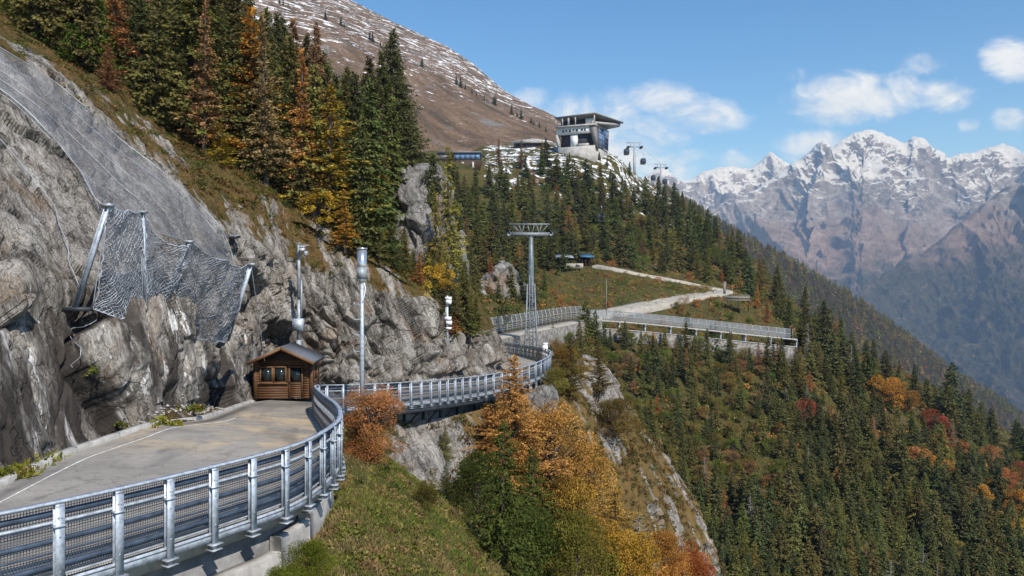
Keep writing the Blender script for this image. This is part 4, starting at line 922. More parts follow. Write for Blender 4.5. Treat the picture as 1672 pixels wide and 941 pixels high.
bb_ = P(752, 266, 288); bl = yawed('panorama_building', bb_, -3, 'long low dark building with a band of windows at the forest edge', 'building')
mb = MB(); hx(mb, -8.2, 7., 0, 7, -3.0, 1.2); lbuild(mb, 'wall', M['log_dark'], bl)
mb = MB(); hx(mb, -8.6, 7.5, -.8, 7.6, 3.5, 3.95); lbuild(mb, 'roof', plain('grey_roof', (.16, .165, .175), .6, .2, .15, 1), bl)
for i in range(6):
    mb = MB(); hx(mb, -4.0 + i * 1.85, -2.25 + i * 1.85, -.15, .1, 1.25, 3.4); w_ = lbuild(mb, 'window', M['skyglass'] if i else M['st_dark'], bl)
    mb = MB(); hx(mb, -4.08 + i * 1.85, -3.96 + i * 1.85, -.3, .0, 1.2, 3.5); lbuild(mb, 'frame', M['st_roof'], w_)
mb = MB(); hx(mb, -8.0, 6.9, .2, 6.9, 1.2, 3.5); lbuild(mb, 'hall', M['st_dark'], bl)
mb = MB(); hx(mb, -8.1, -4.1, -.1, .15, 1.2, 3.4); lbuild(mb, 'panel', M['st_roof'], bl)
for xx in (-3.5, .5, 4.2):
    mb = MB(); hx(mb, xx, xx + .7, -.7, .1, -3.2, .2); lbuild(mb, 'pillar', M['st_conc'], bl)
cb2 = P(868, 240, 352); ch = yawed('mountain_chalet', cb2, -14, 'flat wooden chalet with snow on its low roof left of the station', 'building')
mb = MB(); hx(mb, -8, 7, 0, 6, -2, 1.9); lbuild(mb, 'wall', M['trunk'], ch)
mb = MB(); mb.hexa([(-9, -1.2, 2.1), (9, -1.2, 1.4), (9, 7, 1.4), (-9, 7, 2.1), (-9, -1.2, 2.6), (0, -1.2, 3.3), (0, 7, 3.3), (-9, 7, 2.6)]); lbuild(mb, 'roof', M['st_conc'], ch)
mb = MB(); mb.hexa([(0.2, -1.25, 2.95), (9.2, -1.25, 1.5), (9.2, 7, 1.5), (.2, 7, 2.95), (.2, -1.25, 3.5), (9.2, -1.25, 1.8), (9.2, 7, 1.8), (.2, 7, 3.5)]); lbuild(mb, 'snow_cover', M['white'], ch)
for i in range(5): mb = MB(); hx(mb, -7 + i * 2.6, -5.2 + i * 2.6, -.12, .05, .2, 1.5); lbuild(mb, 'window', M['st_dark'], ch)
def shelter(px, py, d, w, roofm, label):
    b = P(px, py, d); e = yawed('picnic_shelter', b, 6, label, 'shelter'); k = d / F
    for sx in (-w / 2 + .2, -w / 6, w / 6, w / 2 - .2):
        for y in (0, 2.6):
            mb = MB(); hx(mb, sx - .09, sx + .09, y - .09, y + .09, -1.2, 1.55); lbuild(mb, 'post', M['log_dark'], e)
    mb = MB(); mb.hexa([(-w / 2 - .4, -.8, 1.35), (w / 2 + .4, -.8, 1.35), (w / 2 + .4, 3.4, 2.35), (-w / 2 - .4, 3.4, 2.35), (-w / 2 - .4, -.8, 1.5), (w / 2 + .4, -.8, 1.5), (w / 2 + .4, 3.4, 2.5), (-w / 2 - .4, 3.4, 2.5)]); lbuild(mb, 'roof', roofm, e)
    mb = MB(); hx(mb, -w / 2 + .3, w / 2 - .3, 2.3, 2.5, -1.2, 1.6); lbuild(mb, 'back_wall', M['log_dark'], e)
    mb = MB(); hx(mb, -w / 2 + .6, w / 2 - .6, .6, 1.2, -.45, -.3); lbuild(mb, 'bench', M['log'], e)
shelter(922, 430, 210, 3.9, plain('tin_roof', (.42, .46, .52), .4, .4, .2, 2), 'open picnic shelter with a pale tin roof on the meadow')
shelter(959, 429, 211, 3.0, plain('blue_tin_roof', (.06, .16, .26), .45, .3, .2, 2), 'open picnic shelter with a blue roof beside the gravel path')
b = P(938, 432, 206); e = yawed('low_wall', b, 4, 'low pale wall in front of the two picnic shelters', 'wall')
mb = MB(); hx(mb, -2.3, 2.3, 0, .5, -1.0, .25); lbuild(mb, 'wall_body', M['path'], e); mb = MB(); hx(mb, .4, 1.5, -.4, -.05, -.3, .15); lbuild(mb, 'bench', M['st_conc'], e)
# gravel path zigzag
def draped(px_pts, off=.0):
    c = cr(np.array(px_pts, float), 80); V = np.array([B.at(x, y, 3) for x, y in c])
    for it in range(10): V[1:-1] = (V[:-2] + V[2:] + 2 * V[1:-1]) / 4
    V[:, 2] += off; return V
def pathstrip(name, V, w, th=1.4):
    Vx = B.G.reshape(-1, 3); rows = []
    for off_ in np.linspace(-w / 2, w / 2, 5):
        q_ = offs(V, off_)
        for p in q_: p[2] = Vx[np.argmin((Vx[:, 0] - p[0]) ** 2 + (Vx[:, 1] - p[1]) ** 2), 2]
        for it in range(160): q_[1:-1, 2] = (q_[:-2, 2] + q_[2:, 2] + 2 * q_[1:-1, 2]) / 4
        rows.append(q_)
    X = np.stack(rows, 1); mid = X[:, 2:3, 2]; X[..., 2] = .5 * X[..., 2] + .5 * mid + .50
    e0, e1 = X[:, :1].copy(), X[:, -1:].copy(); e0[..., 2] -= 1.2; e1[..., 2] -= 1.2
    X = np.concatenate([e0, X, e1], 1); n_, k = X.shape[:2]; idx = np.arange(n_ * k).reshape(n_, k)
    f = np.stack([idx[:-1, :-1], idx[1:, :-1], idx[1:, 1:], idx[:-1, 1:]], -1).reshape(-1, 4)
    o = mesh_np(name, X.reshape(-1, 3), [f], M['path']); kind(o, 'structure'); return o
lowp = [(960, 517), (1010, 507), (1070, 496), (1130, 484), (1165, 478), (1187, 475.5)]
upp = [(1190, 475.5), (1160, 469.5), (1120, 461), (1060, 449), (1010, 440), (972, 433.5)]
Lp, Up = draped(lowp, .75), draped(upp, .5)
pathstrip('path', Lp, 4.2); pathstrip('path', Up, 2.6)
# viewing deck
b = P(1204, 490, 186); e = yawed('viewing_deck', b, -8, 'wooden viewing deck on posts at the bend of the gravel path', 'deck')
mb = MB(); hx(mb, -2.9, 2.6, -1.6, 2.2, -.15, .05); lbuild(mb, 'platform', M['trunk_grey'], e)
for sx in (-2.4, 0., 2.3):
    mb = MB(); hx(mb, sx - .1, sx + .1, -1.4, -1.2, -2.6, -.15); lbuild(mb, 'support_post', M['log_dark'], e)
for sx in np.linspace(-2.8, 2.5, 7):
    mb = MB(); hx(mb, sx - .06, sx + .06, -1.6, -1.48, .05, 1.15); lbuild(mb, 'rail_post', M['trunk_grey'], e)
mb = MB(); hx(mb, -2.9, 2.6, -1.64, -1.5, 1.05, 1.18); lbuild(mb, 'handrail', M['trunk_grey'], e)
mb = MB(); hx(mb, -2.9, 2.6, -1.6, -1.54, .3, .85); lbuild(mb, 'rail_panel', M['trunk_grey'], e)
b = P(1183, 476, 187); e = empty('path_post', tuple(b), 'grey wooden marker post where the gravel path turns back', 'post'); mb = MB(); mb.box(b + [0, 0, .7], (.5, .3, 2.6)); mb.box(b + [0, -.05, 2.1], (.7, .2, .3)); mb.build('post_body', M['trunk_grey'], e)
b = P(990, 508, 158); e = empty('flag_pole', tuple(b), 'thin bare pole standing at the start of the gravel path', 'pole'); mb = MB(); mb.tube([b - [0, 0, 1], b + [0, 0, 6.3]], [.1, .06], 6); mb.build('pole', M['trunk_grey'], e)
# upper road and footbridge
R2 = np.array([P(*p) for p in [(760, 572, 108), (795, 555.5, 117), (830, 547.5, 125), (865, 540.5, 133), (905, 532.5, 143), (938, 526, 152), (966, 523, 157)]]); R2 = cr(R2, 80)
mb = MB(); mb.sweep(R2, [(-2.2, -3.0), (2.0, -3.0), (2.0, .1), (-2.2, .1)]); o = mb.build('upper_road', M['path']); rub = plain('rubble_stone', (.17, .16, .145), .95, 0, .5, 1.3, .1, .8, 3); kind(o, 'structure')
e = empty('boundary_wall', tuple(R2[40] - [0, 0, 2]), 'rough stone wall carrying the upper road behind the lift tower', 'wall')
mb = MB(); mb.sweep(offs(R2, 2.2), [(-.3, -5), (.3, -5), (.2, .02), (-.3, .02)]); mb.build('wall_face', rub, e)
e = empty('netted_fence', tuple(R2[40]), 'tall fence with wire netting along the upper road behind the lift tower', 'fence')
Nf = offs(R2[14:], -2.3)
M['nmesh'] = grid_mesh_mat('netting_mesh', (.24, .25, .27), .25, .06); M['nmesh2'] = grid_mesh_mat('netting_lower', (.30, .31, .33), .6, .07)
mesh_strip('netting', offs(Nf, -.3), 2.7, 1.5, M['nmesh'], e); mesh_strip('railing_mesh', Nf, 1.6, .2, M['nmesh2'], e)
for z, dd in ((2.7, -.3), (1.6, 0), (.9, 0)): mb = MB(); mb.tube(offs(Nf, dd, z), .05, 5); mb.build('rail', M['galv_dull'], e)
for p in along(Nf, 1.9):
    mb = MB(); mb.tube([p - [0, 0, .5], p + [0, 0, 1.7], p + [-.25, .18, 2.8]], .07, 5); mb.build('post', M['galv_dull'], e)
BRt = np.array([P(*p) for p in [(958, 522.5, 155.5), (1000, 524, 158.5), (1060, 529, 161), (1130, 536, 163.5), (1200, 543.5, 166), (1262, 550, 167.5), (1298, 553.5, 168)]]); BRt = cr(BRt, 120)
fb = empty('footbridge', tuple(BRt[60]), 'long pale footbridge with mesh railings on posts above the stone wall', 'footbridge')
mb = MB(); mb.sweep(BRt, [(-1.2, -.28), (1.2, -.28), (1.2, .02), (-1.2, .02)]); mb.build('walkway', M['concrete'], fb)
for sd in (-1.15, 1.15):
    q_ = offs(BRt[:112], sd); mesh_strip('mesh_panel', q_, 1.9, .1, M['fmesh_far'], fb)
    for z in (1.95, 1.0): mb = MB(); mb.tube(offs(BRt[:112], sd, z), .055, 5); mb.build('handrail', M['galv_dull'], fb)
for p in along(BRt[:113], 1.75):
    mb = MB(); tg = unit(BRt[70] - BRt[60]); n_ = np.cross(tg, [0, 0, 1.])
    mb.tube([p + n_ * 1.15 - [0, 0, .2], p + n_ * 1.15 + [0, 0, 2.0]], .055, 5); mb.build('rail_post', M['galv_dull'], fb)
for p in along(BRt[8:], 5.6):
    mb = MB(); mb.box(p + [0, -.8, -1.4], (.28, .28, 2.4)); mb.box(p + [0, .8, -1.4], (.28, .28, 2.4)); mb.box(p + [0, 0, -.38], (.3, 2.6, .22)); mb.build('support_post', M['galv_dull'], fb)
e = empty('stone_wall', tuple(BRt[60] - [0, 0, 3]), 'long grey stone retaining wall beneath the footbridge', 'wall')
mb = MB(); mb.sweep(offs(BRt, 0.9, -1.75), [(-.8, -4.), (.5, -4.), (.15, 0), (-.8, 0)]); mb.build('wall_face', plain('rubble_wall', (.19, .178, .162), .95, 0, .5, 1.6, .1, .8, 3), e)
mb = MB(); mb.sweep(offs(BRt, 0.8, -1.74), [(-.5, 0), (.35, 0), (.35, .16), (-.5, .16)]); mb.build('wall_coping', M['st_conc'], e)
# lift tower
tb = P(867, 566, 118); ks = 118 / F; KX = .82
lt = empty('lift_tower', tuple(tb), 'tall grey gondola lift tower with lattice foot beside the road bend', 'lift tower')
zt = lambda y: (566 - y) * ks
mb = MB()
M['pylon'] = plain('dull_pylon_steel', (.20, .225, .24), .6, .3, .3, 3); foot = [(-1.08, -.85), (1.08, -.85), (1.08, .85), (-1.08, .85)]; top_ = [(-.52, -.4), (.52, -.4), (.52, .4), (-.52, .4)]
z0, z1 = -5.0, zt(464)
lerp = lambda i, f: tb + np.array([foot[i][0] * (1 - f) + top_[i][0] * f, foot[i][1] * (1 - f) + top_[i][1] * f, z0 + (z1 - z0) * f])
for i in range(4): mb.tube([lerp(i, 0), lerp(i, 1)], .12, 6)
lt_leg = mb.build('lattice_leg', M['pylon'], lt)
mb = MB()
for k in range(12):
    f = k / 12
    for i in range(4):
        j = (i + 1) % 4; mb.tube([lerp(i, f), lerp(j, f)], .055, 4)
        mb.tube([lerp(i, f), lerp(j, f + 1 / 12)] if k % 2 else [lerp(j, f), lerp(i, f + 1 / 12)], .05, 4)
mb.build('lattice_brace', M['pylon'], lt)
mb = MB(); mb.tube([tb + [0, 0, zt(500)], tb + [0, 0, zt(464)], tb + [0, 0, zt(430)], tb + [0, 0, zt(380)]], [.36, .46, .42, .27], 14); mb.build('shaft', plain('grey_green_steel', (.16, .19, .20), .5, .3, .25, 2), lt)
mb = MB(); a0 = tb + [-4.3 * KX, 0, zt(383)]; a1 = tb + [4.0 * KX, 0, zt(383)]; mb.bar(a0, a1, .6, .55); mb.build('crossarm', M['pylon'], lt)
mb = MB(); mb.bar(tb + [-3.9 * KX, 0, zt(366.5)], tb + [3.4 * KX, 0, zt(366.5)], .22, .22)
for xa, xb in ((-3.4, -1.6), (-2.2, -1.6), (-1.2, -1.7), (-.6, -.2), (.6, .2), (1.0, 1.5), (1.9, 1.5), (3.1, 1.6)): mb.tube([tb + [xa * KX, 0, zt(367)], tb + [xb * KX, 0, zt(383)]], .07, 5)
mb.build('maintenance_frame', M['pylon'], lt)
for sx in (-3.9 * KX, 3.6 * KX):
    mb = MB(); mb.bar(tb + [sx - .2, -2.6, zt(386)], tb + [sx + .2, 2.4, zt(383)], .28, .3)
    mb.bar(tb + [sx + .45, -2.6, zt(381)], tb + [sx + .65, 2.4, zt(378)], .08, .08)
    mb.build('walkway', M['galv_dull'], lt)
    for k in range(6):
        mb = MB(); c = tb + np.array([sx * 1.0, -2.2 + k * .85, zt(381) + .0]); mb.tube([c - [.08, 0, 0], c + [.08, 0, 0]], .33, 10); mb.build('sheave', M['dark_steel'], lt)
mb = MB()
for k in range(24): mb.tube([tb + [-.25, -.75 + .0, zt(545 - k * 4)], tb + [.25, -.75, zt(545 - k * 4)]], .025, 4)
mb.tube([tb + [-.25, -.75, 0], tb + [-.25, -.75, zt(450)]], .035, 4); mb.tube([tb + [.25, -.75, 0], tb + [.25, -.75, zt(450)]], .035, 4); mb.build('ladder', M['galv_dull'], lt)
# hilltop towers
def far_tower(px, yb, yt, d, label, w):
    b = P(px, yb, d); k = d / F; h = (yb - yt) * k; e = empty('lift_tower', tuple(b), label, 'lift tower')
    mb = MB(); mb.tube([b - [0, 0, 3], b + [0, 0, h]], [.95, .42], 10); mb.build('shaft', M['galv_dull'], e)
    mb = MB(); mb.bar(b + [-w, 0, h], b + [w, 0, h + .1], .6, .5); mb.build('crossarm', M['galv_dull'], e)
    mb = MB(); mb.bar(b + [-w * 1.25, 0, h + 2.0], b + [w * .95, 0, h + 2.0], .3, .3); mb.tube([b + [-w * .6, 0, h], b + [-w * .6, 0, h + 2]], .15, 5); mb.tube([b + [w * .8, 0, h], b + [w * .8, 0, h + 2]], .15, 5); mb.tube([b + [0, 0, h], b + [-.4, 0, h + 2.3]], .15, 5); mb.build('maintenance_frame', M['galv_dull'], e)
    for sx in (-w, w): mb = MB(); mb.bar(b + [sx, -2.5, h - .3], b + [sx, 2.5, h - .3], 1.0, .7); mb.build('sheave_battery', M['dark_steel'], e)
    return b + [0, 0, h]
T1 = far_tower(1036, 292, 240, 385, 'slim gondola tower on the ridge right next to the hilltop station', 3.2)
T2 = far_tower(1079, 306, 274, 450, 'farther gondola tower on the ridge against the snowy peaks', 3.2)
def gondola(px, py, d, label, scale=1.0, hang=1.):
    c = P(px, py, d); e = empty('gondola', tuple(c), label, 'gondola', None); s_ = scale
    mb = MB(); prof = [(-1.0, -1.05), (-.85, -1.2), (.85, -1.2), (1.0, -1.05), (1.12, .1), (.95, 1.1), (.7, 1.25), (-.7, 1.25), (-.95, 1.1), (-1.12, .1)]
    n_ = len(prof); V = [(x * s_, y * s_, z * s_) for y in (-1.1, 1.1) for (x, z) in prof]
    mb.add(np.array(V) + c, [(i, (i + 1) % n_, n_ + (i + 1) % n_, n_ + i) for i in range(n_)]); me_f = [tuple(range(n_))]
    mb.add(np.array(V[:n_] + [(0, -1.1 * s_, 0)]) + c, (), [(n_, i, (i + 1) % n_) for i in range(n_)]); mb.add(np.array(V[n_:] + [(0, 1.1 * s_, 0)]) + c, (), [(n_, (i + 1) % n_, i) for i in range(n_)])
    mb.build('cabin_shell', M['black'], e)
    mb = MB(); mb.box(c + np.array([0, -1.13, .2]) * s_, np.array([1.7, .06, 1.1]) * s_); mb.box(c + np.array([1.08, 0, .2]) * s_, np.array([.06, 1.5, 1.1]) * s_); mb.box(c + np.array([-1.08, 0, .2]) * s_, np.array([.06, 1.5, 1.1]) * s_); mb.build('window', plain_gl, e)
    mb = MB(); mb.tube([c + np.array([0, 0, 1.25]) * s_, c + np.array([0, 0, 1.8]) * s_, c + np.array([.25, 0, 2.5 * hang]) * s_, c + np.array([.2, 0, 3.6 * hang]) * s_], .09 * s_, 6); mb.build('hanger', M['galv_dull'], e)
    return c + np.array([.2, 0, 3.6 * hang]) * s_
plain_gl = glass_mat('gondola_glass', (.05, .07, .10), .05)
g1 = gondola(1023, 248.5, 383, 'black gondola just left of the nearer ridge tower', 1.15)
g2 = gondola(1050, 264, 395, 'black gondola hanging in the sky between the two ridge towers', 1.15)
g3 = gondola(1066.5, 291, 446, 'small gondola left of the farther ridge tower', 1.15, .7)
g4 = gondola(1085.5, 297, 452, 'small gondola right of the farther ridge tower', 1.15, .7)
g5 = gondola(981, 356, 240, 'black gondola passing in front of the dark forest', 1.05)
def cable(pts, sag, label, r=.03):
    V = []
    for (a, b) in zip(pts[:-1], pts[1:]):
        t_ = np.linspace(0, 1, 24)[:, None]; s_ = np.asarray(a) * (1 - t_) + np.asarray(b) * t_; s_[:, 2] -= sag * 4 * (t_ * (1 - t_))[:, 0]; V.append(s_)
    mb = MB(); mb.tube(np.concatenate(V), r, 4); tag(mb.build('haul_cable', M['dark_steel']), label, 'cable')
cable([T2 + [3.2, 0, .3], T1 + [3.2, 0, .3], g5, tb + [3.1, 0, zt(379)]], .5, 'thin lift cable from the ridge towers down past the gondola to the lattice-footed tower')
cable([T2 + [-3.2, 0, .3], T1 + [-3.2, 0, .3], tb + [-3.1, 0, zt(379)]], 1.5, 'second lift cable from the ridge towers to the left arm of the lattice-footed tower')
cable([tb + [-3.1, 0, zt(380)], P(640, 520, 75)], .8, 'lift cable running down from the left arm of the lattice-footed tower', .018)
#=====PART4=====
# ---------------------------------------------------------------- vegetation prototypes
def quads(c, a, b):
    """rhombic leaf quads: centre base c, long axis a, half side b"""
    V = np.stack([c, c + a * .45 + b, c + a, c + a * .5 - b], 1).reshape(-1, 3)
    n = len(c); return V, np.arange(4 * n).reshape(n, 4)
def conifer(seed, rad=1.7, whorls=40, nb=7, leafs=9, droop=.35, power=.85, drop=0., ll=.42, base=.06, bare=0., spread=1., rag=0., limbs=False):
    r = np.random.default_rng(seed); C, Ax, Bx, T = [], [], [], []
    H = 10.; ex = []
    for w in range(whorls):
        t_ = (w + r.uniform(0, .6)) / whorls; z = H * (base + (1 - base) * t_)
        L = rad * (1 - t_) ** power * r.uniform(.72 - rag, 1.12 + rag) + .10
        for k in range(int(nb * (1 - .35 * t_)) + 1):
            if r.random() < drop: continue
            az = r.uniform(0, 6.283); zj = r.uniform(-.22, .22); d = np.array([math.cos(az), math.sin(az), 0]); l_ = L * r.uniform(.6, 1.15)
            n_ = max(3, int(leafs * (.4 + l_ / rad * .8))); s_ = np.linspace(.12 + bare, 1, n_) + r.uniform(-.05, .05, n_)
            p = d * (l_ * s_)[:, None]; p[:, 2] = z + droop * l_ * (-s_ + .55 * s_ ** 2) * 1.3 + r.uniform(-.10, .10, n_) + zj
            if limbs and n_ > 3: o_ = np.argsort(s_); ex.append(([np.array([0, 0, z]), p[o_[n_ // 2]], p[o_[-1]]], [.022, .015, .006]))
            an = az + r.uniform(-1.15, 1.15, n_) * spread
            le = ll * (.45 + .75 * (1 - s_ * .55)) * (.5 + .6 * l_ / rad) * r.uniform(.7, 1.3, n_)
            ax = np.stack([np.cos(an), np.sin(an), -r.uniform(-.25 if droop < .2 else .05, .55 if droop < .2 else 1.1, n_)], 1); ax = unit(ax)
            sd = unit(np.cross(ax, r.normal(0, 1, (n_, 3)) + [0, 0, .25]))
            C.append(p); Ax.append(ax * le[:, None]); Bx.append(sd * (le * r.uniform(.22, .36, n_))[:, None])
            T.append(np.repeat(r.uniform(.6, 1.3), n_) * r.uniform(.8, 1.2, n_))
    n_ = 10; C.append(np.stack([r.normal(0, .05, n_), r.normal(0, .05, n_), np.linspace(H * .95, H * 1.0, n_)], 1)); a = np.stack([r.normal(0, .4, n_), r.normal(0, .4, n_), np.ones(n_)], 1) * .3; Ax.append(a); Bx.append(unit(np.cross(a, [1, 0, .1])) * .07); T.append(np.ones(n_))
    V, Fq = quads(np.concatenate(C), np.concatenate(Ax), np.concatenate(Bx)); tt = np.concatenate(T)
    col = np.stack([tt * r.uniform(.92, 1.15, len(tt)), tt, tt * r.uniform(.8, 1., len(tt))], 1)
    return {'V': V, 'F': Fq, 'C': np.repeat(col, 4, 0), 'TV': trunk_arr([(0, 0, -.6), (0, 0, 3), (0, 0, 9.6)], [.17, .13, .02], 6, ex)}
def trunk_arr(pts, rr, n=6, extra=()):
    mb = MB(); mb.tube(pts, rr, n, False)
    for (p, r_) in extra: mb.tube(p, r_, 4, False)
    return np.concatenate(mb.v), np.concatenate(mb.f4)
def broadleaf(seed, H=10., W_=4., lobes=26, per=120, ls=.34, low=.15):
    r = np.random.default_rng(seed); C, Ax, Bx, T = [], [], [], []; ex = []
    for k in range(lobes):
        ph = r.uniform(0, 6.28); z = H * (low + (1 - low) * r.uniform(.1, .97)); f = max(.15, 1 - ((z / H - .52) / .56) ** 2) ** .5
        rr_ = W_ * f * math.sqrt(r.random()) * .82; c = np.array([rr_ * math.cos(ph), rr_ * math.sin(ph), z]); R_ = W_ * r.uniform(.22, .42)
        n_ = per; d = unit(r.normal(0, 1, (n_, 3))); rad = R_ * r.uniform(.45, 1., n_) ** .6
        p = c + d * rad[:, None] * [1, 1, .75]
        ax = unit(r.normal(0, 1, (n_, 3)) + d * .6) * (ls * r.uniform(.6, 1.3, n_))[:, None]
        sd = unit(np.cross(ax, r.normal(0, 1, (n_, 3)))) * (ls * .32)
        C.append(p); Ax.append(ax); Bx.append(sd); T.append(r.uniform(.65, 1.3) * r.uniform(.75, 1.25, n_))
        ex.append(([(0, 0, z * .45), tuple(c * [.5, .5, .8]), tuple(c)], [.09, .06, .02]))
    V, Fq = quads(np.concatenate(C), np.concatenate(Ax), np.concatenate(Bx)); tt = np.concatenate(T)
    col = np.stack([tt * r.uniform(.9, 1.15, len(tt)), tt, tt * r.uniform(.7, 1.1, len(tt))], 1)
    return {'V': V, 'F': Fq, 'C': np.repeat(col, 4, 0), 'TV': trunk_arr([(0, 0, -.6), (.1, .05, H * .4), (0, .1, H * .8)], [.2, .14, .03], 6, ex)}
def bare(seed, H=10., n=46, L=1.6):
    r = np.random.default_rng(seed); ex = []
    for k in range(n):
        z = H * r.uniform(.2, .97); az = r.uniform(0, 6.28); l_ = L * (1.05 - z / H) * r.uniform(.5, 1.2) + .2; d = np.array([math.cos(az), math.sin(az), r.uniform(-.1, .5)])
        p0 = np.array([0, 0, z]); p1 = p0 + d * l_ * .6; p2 = p1 + (d + r.normal(0, .35, 3)) * l_ * .4; ex.append(([p0, p1, p2], [.045, .03, .01]))
        for q_ in range(2): ex.append(([p1, p1 + (d + r.normal(0, .6, 3)) * l_ * .35, p1 + (d + r.normal(0, .6, 3)) * l_ * .6], [.02, .015, .006]))
    return {'V': np.zeros((0, 3)), 'F': np.zeros((0, 4), int), 'C': np.zeros((0, 3)), 'TV': trunk_arr([(0, 0, -.6), (.05, 0, 5), (0, .05, 10)], [.16, .11, .02], 6, ex)}
PROTO = {
 'spruce_tree': [conifer(s, rad=r_, whorls=w_, nb=8, leafs=18, droop=dr_, power=pw, ll=.36, rag=.2) for s, r_, w_, dr_, pw in ((1, 1.75, 40, .4, .66), (2, 1.6, 44, .5, .75), (3, 2.0, 38, .35, .6), (4, 1.4, 42, .55, .8), (5, 1.85, 36, .6, .7))],
 'hero_spruce': [conifer(s, rad=r_, whorls=64, nb=10, leafs=40, droop=dr_, power=pw, ll=.185, rag=.25) for s, r_, dr_, pw in ((11, 1.9, .42, .75), (12, 1.6, .5, .85), (13, 2.2, .38, .7))],
 'larch_tree': [conifer(s, rad=r_, whorls=46, nb=8, leafs=32, droop=.12, power=pw, drop=.18, ll=.19, base=.08, rag=.28) for s, r_, pw in ((21, 1.7, .85), (22, 1.4, .95), (23, 1.9, .7))],
 'broadleaf_tree': [broadleaf(s, 10., w_, 24, 170, .30) for s, w_ in ((31, 3.6), (32, 4.4), (33, 3.0))],
 'shrub': [broadleaf(s, 10., w_, 14, 150, .55, .0) for s, w_ in ((41, 7.), (42, 9.), (43, 6.))],
 'bare_tree': [bare(s) for s in (51, 52)],
}
PM = {}
def protomesh(k, i):
    if (k, i) in PM: return PM[(k, i)]
    d = PROTO[k][i]
    cr_ = None
    if len(d['V']):
        o = mesh_np('crown', d['V'], [d['F']], M['needle'] if 'spruce' in k or 'larch' in k else M['leaf'], cols=d['C']); cr_ = o.data; bpy.data.objects.remove(o)
    o = mesh_np('trunk', d['TV'][0], [d['TV'][1]], M['trunk_grey'] if k in ('bare_tree',) else M['trunk'], None, True); tr = o.data; bpy.data.objects.remove(o)
    PM[(k, i)] = (cr_, tr); return PM[(k, i)]
VIEWN = {'hero_spruce': 'spruce_tree'}
def plant(k, i, pos, h, col, label, cat, group=None, wid=1., rot=None):
    i %= len(PROTO[k]); crm, trm = protomesh(k, i); nm = VIEWN.get(k, k)
    e = bpy.data.objects.new(nm, None); COL.objects.link(e); e.empty_display_size = .2
    e.location = tuple(pos); s_ = h / 10.; e.scale = (s_ * wid, s_ * wid, s_); e.rotation_euler = (random.uniform(-.03, .03), random.uniform(-.03, .03), random.uniform(0, 6.28) if rot is None else rot)
    tag(e, label, cat, group)
    o = bpy.data.objects.new('trunk', trm); COL.objects.link(o); o.parent = e
    if crm:
        o = bpy.data.objects.new('crown', crm); COL.objects.link(o); o.parent = e; o.color = (*col, 1)
    return e
def jit(c, a=.22, b=.12):
    f = random.uniform(1 - a, 1 + a); return tuple(max(.004, x * f * random.uniform(1 - b, 1 + b)) for x in c)
SPR, SPR2, SPO = (.110, .112, .040), (.080, .090, .038), (.130, .122, .042)
ORA, RUS, YEL, OLI, RED, GRN, PNK = (.46, .215, .045), (.34, .155, .06), (.50, .32, .05), (.19, .17, .045), (.27, .085, .045), (.11, .145, .03), (.46, .20, .11)
BRN = (.24, .145, .07)

